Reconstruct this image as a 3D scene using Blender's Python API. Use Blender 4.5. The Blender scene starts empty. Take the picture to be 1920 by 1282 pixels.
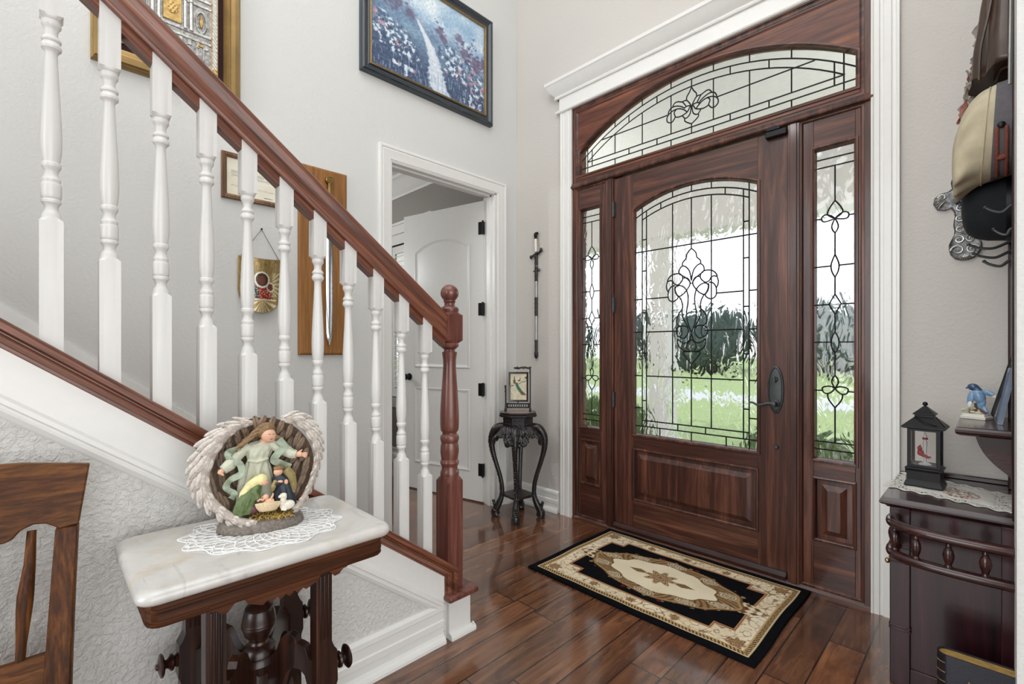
import bpy, bmesh, math, random
from mathutils import Vector, Matrix, noise
from math import sin, cos, pi, sqrt, radians, atan2
random.seed(7)
SC = bpy.context.scene
COL = SC.collection
PI = pi

# ---------------------------------------------------------------- camera, world, light, exposure
cam_d = bpy.data.cameras.new('camera')
cam = bpy.data.objects.new('camera', cam_d); COL.objects.link(cam)
cam.location = (2.726, -2.760, 1.22)
cam.rotation_euler = (radians(90), 0, radians(45.16))
cam_d.sensor_width = 36.0
cam_d.lens = 891.0/1920*36.0
cam_d.shift_y = 15.0/1920
cam_d.clip_start = 0.02; cam_d.clip_end = 300
SC.camera = cam

vs = SC.view_settings
vs.view_transform = 'Standard'; vs.look = 'None'; vs.gamma = 1.0
vs.use_curve_mapping = False
vs.exposure = -0.32
try:
    SC.cycles.use_denoising = True
    SC.cycles.max_bounces = 12; SC.cycles.transmission_bounces = 10; SC.cycles.transparent_max_bounces = 12
    SC.cycles.sample_clamp_indirect = 6.0
except Exception: pass

W = bpy.data.worlds.new('world'); SC.world = W; W.use_nodes = True
wn = W.node_tree.nodes; wl = W.node_tree.links
bg = wn['Background']
tc = wn.new('ShaderNodeTexCoord'); sep = wn.new('ShaderNodeSeparateXYZ')
rp = wn.new('ShaderNodeValToRGB')
wl.new(tc.outputs['Generated'], sep.inputs[0]); wl.new(sep.outputs['Z'], rp.inputs[0])
rp.color_ramp.elements[0].position = 0.0; rp.color_ramp.elements[0].color = (0.97, 0.98, 1.0, 1)
rp.color_ramp.elements[1].position = 0.9; rp.color_ramp.elements[1].color = (0.62, 0.78, 1.0, 1)
wl.new(rp.outputs[0], bg.inputs[0]); bg.inputs[1].default_value = 2.3

def lamp(name, kind, loc, target, energy, color=(1, 1, 1), size=1.0, size_y=None, angle=None):
    d = bpy.data.lights.new(name, kind); d.energy = energy; d.color = color
    if kind == 'AREA':
        d.size = size
        if size_y: d.shape = 'RECTANGLE'; d.size_y = size_y
    if kind == 'SUN': d.angle = angle or 0.02
    o = bpy.data.objects.new(name, d); COL.objects.link(o); o.location = loc
    v = Vector(target)-Vector(loc); o.rotation_euler = v.to_track_quat('-Z', 'Y').to_euler()
    return o
# main light from the family room side, added fill lamps without fixtures, the sun on the garden
lamp('daylight_family_room', 'AREA', (6.9, -3.4, 1.9), (0.0, -2.2, 1.4), 225, (0.95, 0.98, 1.0), 4.2, 3.4)
lamp('rear_room_fill', 'AREA', (0.9, -7.3, 2.3), (1.5, 0.0, 1.3), 285, (0.95, 0.98, 1.0), 4.2, 3.4)  # added fill from behind the camera, no window stands there
lamp('foyer_overhead_fill', 'AREA', (1.9, -2.6, 5.0), (1.2, -2.4, 0.0), 84, (0.96, 0.985, 1.0), 3.0)  # added soft overhead fill, not a fixture of the foyer
lamp('study_fill', 'POINT', (-2.3, -1.9, 2.3), (-2.2, -1.8, 0.0), 75, (0.97, 0.99, 1.0))  # unseen lamp added to brighten the study walls and crown
lamp('upstairs_fill', 'POINT', (0.8, -4.6, 4.3), (0, 0, 0), 34, (0.97, 0.99, 1.0))  # unseen lamp added to even out the wall behind the balusters
for _x in (-0.35, 3.25): lamp('porch_fill', 'POINT', (_x, .42, 2.05), (0, 0, 0), 62, (0.96, 0.985, 1.0))  # unseen lamps added to brighten the porch ceiling
lamp('sun', 'SUN', (10, -20, 30), (12, 12, 0), 1.6, (1.0, 0.97, 0.90), angle=0.03)

# ---------------------------------------------------------------- material helpers
def lin(c):
    return tuple((x/12.92 if x <= 0.04045 else ((x+0.055)/1.055)**2.4) for x in c)
def S(r, g, b): return lin((r/255, g/255, b/255))

class MT:
    def __init__(self, name):
        self.m = bpy.data.materials.new(name); self.m.use_nodes = True
        self.t = self.m.node_tree; self.n = self.t.nodes; self.b = self.n['Principled BSDF']
    def node(self, typ, ins=None, **props):
        nd = self.n.new('ShaderNode'+typ)
        for k, v in props.items(): setattr(nd, k, v)
        for k, v in (ins or {}).items():
            s = nd.inputs[k]
            if hasattr(v, 'is_output'): self.t.links.new(v, s)
            else:
                if s.type == 'RGBA' and len(v) == 3: v = (*v, 1)
                s.default_value = v
        return nd
    def set(self, **kw):
        names = dict(color='Base Color', rough='Roughness', metal='Metallic', coat='Coat Weight', coatr='Coat Roughness',
                     ior='IOR', trans='Transmission Weight', spec='Specular IOR Level', sheen='Sheen Weight', normal='Normal',
                     sss='Subsurface Weight', alpha='Alpha')
        for k, v in kw.items():
            s = self.b.inputs[names[k]]
            if hasattr(v, 'is_output'): self.t.links.new(v, s)
            else:
                if k == 'color' and len(v) == 3: v = (*v, 1)
                s.default_value = v
        return self
    def obj(self, scale=(1, 1, 1), loc=(0, 0, 0), rot=(0, 0, 0)):
        c = self.node('TexCoord')
        return self.node('Mapping', {'Vector': c.outputs['Object'], 'Scale': scale, 'Location': loc, 'Rotation': rot}).outputs[0]
    def noise(self, vec, scale=5, detail=4, rough=.55, dist=0):
        return self.node('TexNoise', {'Vector': vec, 'Scale': scale, 'Detail': detail, 'Roughness': rough, 'Distortion': dist})
    def ramp(self, fac, stops):
        r = self.node('ValToRGB', {'Fac': fac}); e = r.color_ramp.elements
        while len(e) < len(stops): e.new(.5)
        for el, (p, c) in zip(e, stops): el.position = p; el.color = (*c, 1) if len(c) == 3 else c
        return r.outputs[0]
    def mix(self, fac, a, b, blend='MIX'):
        nd = self.n.new('ShaderNodeMix'); nd.data_type = 'RGBA'; nd.blend_type = blend
        for i, v in ((0, fac), (6, a), (7, b)):
            if hasattr(v, 'is_output'): self.t.links.new(v, nd.inputs[i])
            else: nd.inputs[i].default_value = (*v, 1) if (i > 0 and len(v) == 3) else v
        return nd.outputs[2]
    def math(self, op, a, b=0.0, c=0.0):
        nd = self.n.new('ShaderNodeMath'); nd.operation = op
        for i, v in enumerate((a, b, c)):
            if hasattr(v, 'is_output'): self.t.links.new(v, nd.inputs[i])
            else: nd.inputs[i].default_value = v
        return nd.outputs[0]
    def bump(self, h, strength=.3, dist=.01):
        self.set(normal=self.node('Bump', {'Height': h, 'Strength': strength, 'Distance': dist}).outputs[0]); return self

def plain(name, col, rough=.5, metal=0, coat=0, var=.06, vscale=30, bump=0, bscale=200, **kw):
    M = MT(name); v = M.obj()
    n = M.noise(v, vscale, 3)
    dark = tuple(c*(1-var) for c in col); lite = tuple(min(1, c*(1+var)) for c in col)
    M.set(color=M.ramp(n.outputs[0], [(.3, dark), (.7, lite)]), rough=rough, metal=metal, coat=coat, **kw)
    if bump: M.bump(M.noise(v, bscale, 2).outputs[0], bump, .002)
    return M.m

def wood(name, dark, mid, lite, axis='z', rough=.35, coat=.25, grain=22, contrast=1.0, fleck=.35, rot=(0, 0, 0), spec=.4):
    M = MT(name)
    sc = {'x': (1.1, grain, grain), 'y': (grain, 1.1, grain), 'z': (grain, grain, 1.1)}[axis]
    sf = {'x': (6, 150, 150), 'y': (150, 6, 150), 'z': (150, 150, 6)}[axis]
    c = M.node('TexCoord'); oi = M.node('ObjectInfo')
    off = M.math('MULTIPLY', oi.outputs['Random'], 37.0)
    oc_ = M.node('Mapping', {'Vector': c.outputs['Object'], 'Rotation': rot}).outputs[0]
    vv = M.node('VectorMath', {0: oc_, 1: M.node('CombineXYZ', {0: off, 1: off, 2: off}).outputs[0]}, operation='ADD').outputs[0]
    v1 = M.node('Mapping', {'Vector': vv, 'Scale': sc}).outputs[0]
    v2 = M.node('Mapping', {'Vector': vv, 'Scale': sf}).outputs[0]
    n1 = M.noise(v1, 1.0, 6, .6, 1.2); n2 = M.noise(v2, 1.0, 3, .6)
    a = .5-.22*contrast; b = .5+.22*contrast
    base = M.ramp(n1.outputs[0], [(.30, dark), (.5, mid), (.72, lite)])
    fl = M.ramp(n2.outputs[0], [(.38, (1-fleck,)*3), (.6, (1, 1, 1))])
    M.set(color=M.mix(1.0, base, fl, 'MULTIPLY'), rough=rough, coat=coat, coatr=.12, spec=spec)
    M.bump(n2.outputs[0], .08, .001)
    return M.m

def attr_mat(name, rough=.8, metal=0, coat=0, bump=.0, bscale=300, sheen=0, attr='Col'):
    M = MT(name)
    a = M.node('Attribute', attribute_name=attr)
    M.set(color=a.outputs['Color'], rough=rough, metal=metal, coat=coat, sheen=sheen)
    if bump: M.bump(M.noise(M.obj(), bscale, 3).outputs[0], bump, .003)
    return M.m

# ---------------------------------------------------------------- materials
def wall_mat(name, col, amp, bd=.0025):
    M = MT(name); v = M.obj()
    n = M.noise(v, 1.3, 3); vo = M.node('TexVoronoi', {'Vector': M.node('Mapping', {'Vector': M.noise(v, 14, 2).outputs[1], 'Scale': (4, 4, 4)}).outputs[0], 'Scale': 5.0, 'Smoothness': .6}, feature='SMOOTH_F1')
    n2 = M.noise(v, 62, 4, .6, .4)
    kd = M.ramp(n2.outputs[0], [(.40, (0, 0, 0)), (.62, (1, 1, 1))])
    M.set(color=M.ramp(n.outputs[0], [(.3, tuple(c*.985 for c in col)), (.7, col)]), rough=.72, spec=.25)
    h = M.math('ADD', M.math('MULTIPLY', kd, .7), M.math('MULTIPLY', n2.outputs[0], .6))
    M.bump(h, amp, bd)
    return M.m
m_wall = wall_mat('wall_paint', S(216, 216, 213), .28)
m_wall_knock = wall_mat('wall_paint_knockdown', S(219, 217, 213), .85, .0038)
m_wall_back = wall_mat('wall_paint_entry', S(204, 199, 193), .30)
m_trim = plain('white_trim_enamel', S(232, 231, 227), .32, var=.012, coat=.15)
m_ceil = plain('ceiling_paint', S(236, 235, 231), .8, var=.01)
m_grayroom = plain('study_wall_paint', S(150, 145, 139), .8, var=.02)
m_doorwhite = plain('white_door_enamel', S(222, 221, 217), .36, var=.012, coat=.1)
m_ball = plain('white_baluster_enamel', S(221, 220, 217), .34, var=.01, coat=.1)

DW = (S(44, 23, 18), S(80, 45, 35), S(128, 81, 61))
m_mah_v = wood('mahogany_vertical', *DW, 'z', .36, .22, 18)
m_mah_h = wood('mahogany_horizontal', *DW, 'x', .36, .22, 18)
m_mah_lit = wood('mahogany_arch_lit', S(64, 32, 23), S(108, 60, 42), S(150, 94, 64), 'x', .4, .15, 14)  # door mahogany made lighter: the light on the transom panel is in its colour
m_rail = wood('cherry_rail', S(78, 42, 29), S(125, 74, 54), S(160, 105, 81), 'y', .34, .25, 30, fleck=.45, rot=(radians(37.5), 0, 0))
m_newel = wood('cherry_newel', S(82, 44, 37), S(112, 66, 56), S(138, 90, 78), 'z', .3, .35, 26, fleck=.22)
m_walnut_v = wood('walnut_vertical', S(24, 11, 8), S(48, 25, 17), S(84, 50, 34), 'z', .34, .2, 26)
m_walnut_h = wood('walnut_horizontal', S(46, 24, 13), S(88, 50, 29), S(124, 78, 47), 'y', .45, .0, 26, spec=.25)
m_oak_v = wood('oak_vertical', S(50, 26, 9), S(92, 52, 22), S(128, 80, 38), 'z', .5, .0, 30, fleck=.5, spec=.22)
m_oak_h = wood('oak_horizontal', S(50, 26, 9), S(94, 54, 22), S(130, 82, 38), 'y', .5, .0, 30, fleck=.5, spec=.22)
m_hall_v = wood('dark_mahogany_vertical', S(26, 8, 12), S(47, 18, 24), S(70, 31, 38), 'z', .34, .2, 14, fleck=.25)
m_hall_h = wood('dark_mahogany_horizontal', S(28, 10, 10), S(50, 21, 20), S(76, 37, 34), 'x', .26, .45, 14, fleck=.25)
m_plaque = wood('honey_oak_board', S(118, 78, 36), S(156, 106, 54), S(180, 128, 70), 'z', .55, .0, 12, fleck=.25)
m_frameoak = wood('oak_frame', S(96, 66, 42), S(132, 98, 68), S(160, 126, 92), 'z', .5, .1, 40)
m_black_lac = plain('black_lacquered_wood', S(24, 21, 22), .32, coat=.4, var=.3, vscale=60, bump=.25, bscale=120)
m_black_carv = plain('carved_black_wood', S(30, 25, 26), .36, coat=.35, var=.45, vscale=90, bump=.9, bscale=75)
m_bronze = plain('oil_rubbed_bronze', S(74, 78, 78), .46, metal=.6, var=.15)
m_blackmetal = plain('black_iron', S(22, 22, 24), .4, metal=.5, var=.15)
m_silver = plain('worn_silver', S(176, 176, 174), .3, metal=1, var=.12)
m_steel = plain('polished_steel', S(200, 204, 208), .16, metal=1, var=.04)
m_brass = plain('aged_brass', S(150, 122, 74), .35, metal=1, var=.2)
m_gold = plain('gold_leaf', S(152, 125, 80), .32, metal=.75, var=.14, vscale=14)
m_lead = plain('dark_lead_came', S(16, 16, 18), .5, metal=.4, var=.05)
m_burg = plain('burgundy_velvet', S(44, 8, 12), .9, var=.2)
m_blueframe = plain('dark_teal_frame', S(26, 38, 48), .26, coat=.5, var=.15)
m_lace = plain('white_crochet_thread', S(240, 240, 240), .85, var=.03)
m_white = plain('white_porcelain', S(232, 228, 218), .25, coat=.4, var=.03)
m_stone = plain('grey_painted_stone', S(122, 114, 106), .8, var=.35, vscale=140, bump=.6, bscale=160)
m_straw = plain('golden_straw', S(188, 156, 78), .6, var=.35, vscale=260)
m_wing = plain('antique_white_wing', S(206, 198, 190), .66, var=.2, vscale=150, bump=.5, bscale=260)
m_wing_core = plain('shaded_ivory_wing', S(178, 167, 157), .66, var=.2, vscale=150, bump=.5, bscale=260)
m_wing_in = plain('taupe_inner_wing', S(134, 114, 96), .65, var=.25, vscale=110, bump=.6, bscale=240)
m_skin = plain('painted_skin', S(226, 178, 150), .5, var=.05)
m_hair = plain('painted_brown_hair', S(132, 104, 70), .5, var=.35, vscale=160, bump=.6, bscale=260)
m_gown = plain('pale_sage_gown', S(196, 198, 178), .55, var=.14, vscale=60)
m_gown2 = plain('sage_sash', S(160, 172, 152), .5, var=.2, vscale=60)
m_greencloak = plain('green_cloak', S(92, 110, 66), .5, var=.3, vscale=90)
m_yellowveil = plain('yellow_veil', S(226, 216, 160), .5, var=.12, vscale=90)
m_plum = plain('plum_robe', S(96, 58, 68), .55, var=.2, vscale=90)
m_navy = plain('dark_navy_robe', S(34, 46, 56), .5, var=.25, vscale=90)
m_olive = plain('olive_cloak', S(146, 130, 84), .55, var=.2, vscale=90)
m_cream = plain('cream_swaddle', S(230, 206, 168), .55, var=.12, vscale=160)
m_lamb = plain('lamb_wool', S(228, 222, 206), .7, var=.08, vscale=220, bump=.8, bscale=260)
m_red = plain('cardinal_red', S(178, 26, 28), .45, var=.15)
m_khaki = plain('khaki_cotton', S(190, 179, 152), .85, var=.10, vscale=24, bump=.3, bscale=500)
m_greyband = plain('grey_wool_band', S(98, 94, 98), .9, var=.1, vscale=60, bump=.3, bscale=600)
m_cord = plain('rust_cord', S(122, 66, 52), .8, var=.25, vscale=300)
m_blackfelt = plain('black_felt', S(22, 28, 34), .82, var=.15, bump=.2, bscale=500)
m_leather = plain('brown_leather', S(62, 42, 30), .38, coat=.15, var=.3, vscale=9, bump=.25, bscale=60)
m_tulle = plain('grey_gauze', S(150, 142, 132), .85, var=.3, vscale=40)
m_rose = plain('dusty_rose_ribbon', S(164, 104, 92), .8, var=.3, vscale=40)
m_crimson = plain('crimson_ribbon', S(112, 44, 46), .8, var=.25, vscale=40)
m_bird = plain('bluebird_blue', S(116, 152, 186), .3, coat=.4, var=.25, vscale=45)
m_birddark = plain('bluebird_head', S(56, 82, 112), .3, coat=.4, var=.2)
m_twig = plain('brown_twig', S(92, 66, 48), .6, var=.25)
m_leafcol = plain('porcelain_leaf', S(206, 200, 176), .35, coat=.3, var=.12, vscale=90)
m_navybook = plain('navy_leather_cover', S(16, 20, 34), .4, coat=.2, var=.2, bump=.2)
m_clearacrylic = plain('clear_white_ornament', S(226, 226, 226), .2, coat=.3, var=.06)
m_grass = plain('lawn_grass', S(152, 164, 104), .9, var=.22, vscale=3.0, bump=.5, bscale=60)
m_conc = plain('pale_concrete', S(196, 192, 186), .8, var=.05)
m_hedge = plain('dark_evergreen', S(40, 58, 50), .8, var=.45, vscale=5, bump=.8, bscale=9)
m_shrub = plain('shrub_leaves', S(82, 104, 52), .7, var=.5, vscale=28, bump=.8, bscale=40)
m_shrub2 = plain('purple_shrub_leaves', S(74, 66, 66), .7, var=.5, vscale=28, bump=.8, bscale=40)
m_bark = plain('tree_bark', S(84, 70, 58), .9, var=.3, bump=.6, bscale=40)
m_stucco = plain('porch_stucco', S(228, 226, 222), .85, var=.03)
m_officeblack = plain('black_office_fabric', S(30, 30, 33), .7, var=.15)

def glass_mat(name, scale, strength, tint=(1, 1, 1)):
    M = MT(name); v = M.obj((1.0, 1.0, .45))
    n = M.noise(v, scale, 1.5, .45, 1.6)
    M.set(color=tint, rough=.0, trans=1.0, ior=1.45)
    M.bump(n.outputs[0], strength, .012)
    return M.m
m_glass = glass_mat('rippled_glass', 16, .55)
m_glass_soft = glass_mat('soft_rippled_glass', 9, .12)
m_clear = MT('clear_glass').set(color=(1, 1, 1), rough=0, trans=1, ior=1.45).m

def marble():
    M = MT('white_marble'); v = M.obj()
    n = M.noise(v, 5, 6, .6, 1.8); n2 = M.noise(M.obj((1.5, 6, 1)), 1.6, 5, .6, 2.5); n3 = M.noise(M.obj(loc=(4, 2, 0)), 4.0, 5, .6, .8)
    base = M.ramp(n.outputs[0], [(.3, S(190, 188, 185)), (.55, S(205, 203, 199)), (.8, S(213, 211, 207))])
    vein = M.ramp(n2.outputs[0], [(.60, (1, 1, 1)), (.66, S(236, 236, 237)), (.70, (1, 1, 1))])
    tan = M.ramp(n3.outputs[0], [(.54, (1, 1, 1)), (.64, S(250, 242, 228)), (.76, S(214, 194, 166))])
    M.set(color=M.mix(1, M.mix(1, base, vein, 'MULTIPLY'), tan, 'MULTIPLY'), rough=.22, coat=.2)
    return M.m
m_marble = marble()

def plank_floor():
    M = MT('hand_scraped_plank_floor')
    c = M.node('TexCoord')
    sp = M.node('SeparateXYZ', {0: c.outputs['Object']})
    vec = M.node('CombineXYZ', {0: sp.outputs[1], 1: M.math('ADD', sp.outputs[0], .055), 2: 0.0}).outputs[0]
    br = M.node('TexBrick', {'Vector': vec, 'Color1': (0, 0, 0), 'Color2': (1, 1, 1), 'Mortar': (.5, .5, .5), 'Scale': 1.0, 'Mortar Size': .0030, 'Mortar Smooth': .15, 'Bias': 0.0, 'Brick Width': .82, 'Row Height': .128}, offset=.37, offset_frequency=2, squash=1.35, squash_frequency=3)
    rnd = M.node('SeparateColor', {0: br.outputs['Color']}).outputs[0]
    r20 = M.math('MULTIPLY', rnd, 23.0)
    gv = M.node('CombineXYZ', {0: M.math('MULTIPLY', sp.outputs[0], 15), 1: M.math('MULTIPLY', sp.outputs[1], 1.7), 2: r20}).outputs[0]
    g = M.noise(gv, 1.0, 6, .62, 1.6)
    fv = M.node('CombineXYZ', {0: M.math('MULTIPLY', sp.outputs[0], 120), 1: M.math('MULTIPLY', sp.outputs[1], 8), 2: r20}).outputs[0]
    f = M.noise(fv, 1.0, 3, .6)
    kv = M.node('CombineXYZ', {0: M.math('MULTIPLY', sp.outputs[0], 4.5), 1: M.math('MULTIPLY', sp.outputs[1], 3.2), 2: r20}).outputs[0]
    k = M.noise(kv, 1.0, 3, .5, 1.0)
    col = M.ramp(g.outputs[0], [(.26, S(68, 40, 26)), (.44, S(106, 68, 46)), (.60, S(134, 91, 62)), (.78, S(158, 114, 80))])
    tone = M.ramp(rnd, [(0, (.58, .54, .52)), (.35, (.82, .78, .75)), (.7, (1.0, .95, .90)), (1, (1.28, 1.16, 1.04))])
    dark = M.ramp(k.outputs[0], [(.22, (.42, .37, .34)), (.46, (1, 1, 1))])
    fl = M.ramp(f.outputs[0], [(.34, (.88, .87, .86)), (.58, (1, 1, 1))])
    cc = M.mix(1, M.mix(1, M.mix(1, col, tone, 'MULTIPLY'), dark, 'MULTIPLY'), fl, 'MULTIPLY')
    cc = M.mix(br.outputs['Fac'], cc, S(30, 17, 11))
    M.set(color=cc, rough=M.math('ADD', M.math('MULTIPLY', f.outputs[0], .10), .18), coat=1.0, coatr=.10)
    und = M.noise(M.node('CombineXYZ', {0: M.math('MULTIPLY', sp.outputs[0], 26), 1: M.math('MULTIPLY', sp.outputs[1], 5), 2: r20}).outputs[0], 1, 2)
    h = M.math('ADD', M.math('MULTIPLY', br.outputs['Fac'], -1.2), M.math('ADD', M.math('MULTIPLY', f.outputs[0], .03), M.math('MULTIPLY', und.outputs[0], .5)))
    M.bump(h, .45, .0025)
    return M.m
m_floor = plank_floor()
# ---------------------------------------------------------------- mesh helpers
ORG = {}
def nb(): return bmesh.new()
def finish(bm, smooth=True, ang=.6):
    bmesh.ops.recalc_face_normals(bm, faces=bm.faces)
    if smooth:
        for f in bm.faces: f.smooth = True
        for e in bm.edges:
            if len(e.link_faces) == 2:
                if e.calc_face_angle(0) > ang: e.smooth = False
def obj(name, bm, mats, parent=None, smooth=True, ang=.6, bevel=0, seg=2, origin=None, recalc=True, mods=None):
    if recalc: finish(bm, smooth, ang)
    else:
        for f in bm.faces: f.smooth = smooth
    me = bpy.data.meshes.new(name)
    if parent is not None: o0 = ORG[parent.name]
    elif origin is not None: o0 = Vector(origin)
    else:
        vs_ = [v.co for v in bm.verts]
        mn = [min(v[i] for v in vs_) for i in range(3)]; mx = [max(v[i] for v in vs_) for i in range(3)]
        o0 = Vector(((mn[0]+mx[0])/2, (mn[1]+mx[1])/2, mn[2]))
    for v in bm.verts: v.co -= o0
    bm.to_mesh(me); bm.free()
    for m in (mats if isinstance(mats, (list, tuple)) else [mats]): me.materials.append(m)
    o = bpy.data.objects.new(name, me); COL.objects.link(o)
    if parent is not None: o.parent = parent
    else: o.location = o0
    ORG[o.name] = o0
    if bevel:
        b = o.modifiers.new('bevel', 'BEVEL'); b.width = bevel; b.segments = seg; b.limit_method = 'ANGLE'; b.angle_limit = .6
    return o
def tag(o, label, cat=None, group=None, kind=None):
    if label: o['label'] = label
    if cat: o['category'] = cat
    if group: o['group'] = group
    if kind: o['kind'] = kind
    return o
def thing(name, label, cat, loc, group=None, kind=None):
    o = bpy.data.objects.new(name, None); COL.objects.link(o); o.location = loc; o.empty_display_size = .05
    ORG[o.name] = Vector(loc); return tag(o, label, cat, group, kind)
def struct(name, bm, m, label, cat, **kw):
    return tag(obj(name, bm, m, **kw), label, cat, kind='structure')

def box(bm, x0, x1, y0, y1, z0, z1):
    v = [bm.verts.new(p) for p in ((x0, y0, z0), (x1, y0, z0), (x1, y1, z0), (x0, y1, z0), (x0, y0, z1), (x1, y0, z1), (x1, y1, z1), (x0, y1, z1))]
    for f in ((3, 2, 1, 0), (4, 5, 6, 7), (0, 1, 5, 4), (1, 2, 6, 5), (2, 3, 7, 6), (3, 0, 4, 7)): bm.faces.new([v[i] for i in f])
    return v
def loft(bm, loops, closed=True, cap0=False, cap1=False):
    L = [[bm.verts.new(p) for p in lp] for lp in loops]
    n = len(L[0])
    for a, b in zip(L, L[1:]):
        for i in range(n if closed else n-1):
            j = (i+1) % n
            try: bm.faces.new((a[i], a[j], b[j], b[i]))
            except ValueError: pass
    if cap0: bm.faces.new(list(reversed(L[0])))
    if cap1: bm.faces.new(L[-1])
    return L
def prism(bm, pts, f0, f1):
    """pts 2-D outline; f0/f1 map (a,b)->3-D point for the two ends"""
    loft(bm, [[f0(*p) for p in pts], [f1(*p) for p in pts]], True, True, True)
def lathe(bm, prof, c=(0, 0, 0), n=28, axis='z'):
    loops = []
    for r, h in prof:
        lp = []
        for i in range(n):
            a = 2*PI*i/n
            if axis == 'z': lp.append((c[0]+r*cos(a), c[1]+r*sin(a), c[2]+h))
            elif axis == 'x': lp.append((c[0]+h, c[1]+r*cos(a), c[2]+r*sin(a)))
            else: lp.append((c[0]+r*cos(a), c[1]+h, c[2]+r*sin(a)))
        loops.append(lp)
    loft(bm, loops, True, True, True)
def tube(bm, pts, r, n=8, closed=False):
    P = [Vector(p) for p in pts]; N = len(P)
    rr = r if isinstance(r, (list, tuple)) else [r]*N
    loops = []; prev = None
    for i, p in enumerate(P):
        if closed: t = P[(i+1) % N]-P[i-1]
        else: t = P[min(i+1, N-1)]-P[max(i-1, 0)]
        if t.length < 1e-9: t = Vector((0, 0, 1))
        t.normalize()
        if prev is None:
            u = t.orthogonal().normalized()
        else:
            u = prev-t*prev.dot(t)
            u = u.normalized() if u.length > 1e-6 else t.orthogonal().normalized()
        prev = u; w = t.cross(u)
        loops.append([p+(u*cos(2*PI*k/n)+w*sin(2*PI*k/n))*rr[i] for k in range(n)])
    if closed: loops.append(loops[0]); loft(bm, loops, True)
    else: loft(bm, loops, True, True, True)
    if closed: bmesh.ops.remove_doubles(bm, verts=bm.verts, dist=1e-6)
def ell(bm, c, r, rot=None, sub=3):
    M = Matrix.Translation(Vector(c)) @ (rot.to_4x4() if rot else Matrix.Identity(4)) @ Matrix.Diagonal((*r, 1)) if not isinstance(r, float) else Matrix.Translation(Vector(c)) @ Matrix.Diagonal((r, r, r, 1))
    bmesh.ops.create_icosphere(bm, subdivisions=sub, radius=1, matrix=M)
def spline(pts, k=6, closed=False):
    P = [Vector(p) for p in pts]; n = len(P); out = []
    rng = n if closed else n-1
    for i in range(rng):
        p0 = P[(i-1) % n] if closed else P[max(i-1, 0)]; p1 = P[i]; p2 = P[(i+1) % n]; p3 = P[(i+2) % n] if closed else P[min(i+2, n-1)]
        for s in range(k):
            t = s/k
            out.append(.5*((2*p1)+(p2-p0)*t+(2*p0-5*p1+4*p2-p3)*t*t+(3*p1-p0-3*p2+p3)*t**3))
    if not closed: out.append(P[-1])
    return out
def mapB(y0): return lambda a, b, h=0: (a, y0-h, b)        # on a wall of constant y, room at -y
def mapA(x0): return lambda a, b, h=0: (x0+h, a, b)        # on a wall of constant x, room at +x
def rect(a0, a1, b0, b1, d=0): return [(a0+d, b0+d), (a1-d, b0+d), (a1-d, b1-d), (a0+d, b1-d)]
def framed(bm, f, a0, a1, b0, b1, prof, cap=False):
    """mitred rectangle of profile [(inset, height)]"""
    loops = [[f(a, b, h) for a, b in rect(a0, a1, b0, b1, d)] for d, h in prof]
    loft(bm, loops, True, False, cap)
def arch_pts(a0, a1, b0, ac, bc, R, d=0, n=20):
    a0 += d; a1 -= d; b0 += d; R = R-d
    pts = [(a0, b0), (a1, b0)]
    t1 = math.acos(max(-1, min(1, (a1-ac)/R))); t0 = math.acos(max(-1, min(1, (a0-ac)/R)))
    for i in range(n+1):
        t = t1+(t0-t1)*i/n
        pts.append((ac+R*cos(t), bc+R*sin(t)))
    return pts
def bars(bm, f, lines, r, h=0):
    for ln in lines: tube(bm, [f(a, b, h) for a, b in ln], r, 6)

def remeshed(name, bm, mat, parent, voxel=.0016, smooth=3):
    o = obj(name, bm, mat, parent)
    m = o.modifiers.new('fuse', 'REMESH'); m.mode = 'VOXEL'; m.voxel_size = voxel; m.use_smooth_shade = True
    if smooth:
        s = o.modifiers.new('soften', 'SMOOTH'); s.iterations = smooth; s.factor = .5
    return o
def color_grid(name, nu, nv, pos, colf, mat, parent=None, thick=0, skip=None, up=None, extra=None):
    """grid of quads coloured per vertex: pos(u,v)->point, colf(u,v)->sRGB 0..255"""
    bm = nb(); lay = bm.verts.layers.float_color.new('Col')
    V = []
    for j in range(nv+1):
        row = []
        for i in range(nu+1):
            v = bm.verts.new(pos(i/nu, j/nv)); c = colf(i/nu, j/nv); v[lay] = (*S(*[max(0, min(255, q)) for q in c]), 1); row.append(v)
        V.append(row)
    for j in range(nv):
        for i in range(nu):
            if skip and skip((i+.5)/nu, (j+.5)/nv): continue
            bm.faces.new((V[j][i], V[j][i+1], V[j+1][i+1], V[j+1][i]))
    loose = [v for v in bm.verts if not v.link_faces]
    bmesh.ops.delete(bm, geom=loose, context='VERTS')
    if extra: extra(bm, V, lay)
    o = obj(name, bm, mat, parent)
    if thick:
        s = o.modifiers.new('thickness', 'SOLIDIFY'); s.thickness = thick; s.offset = -1
    return o
def nz(x, y, z=0): return noise.noise(Vector((x, y, z)))
def mixc(a, b, t): t = max(0, min(1, t)); return tuple(x+(y-x)*t for x, y in zip(a, b))
def sstep(a, b, x): t = max(0, min(1, (x-a)/(b-a))); return t*t*(3-2*t)
# ================================================================ SETTING
FA = mapA(0.0); FB = mapB(0.0)
bm = nb(); box(bm, -4.2, 8, -8, 0.14, -.10, 0.0)
struct('floor', bm, m_floor, 'dark hand scraped walnut plank floor', 'floor', origin=(0, 0, 0))
bm = nb(); box(bm, -4.3, 8.1, -8.1, .2, 5.2, 5.3)
struct('ceiling', bm, m_ceil, 'white ceiling high over the foyer', 'ceiling')

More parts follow.
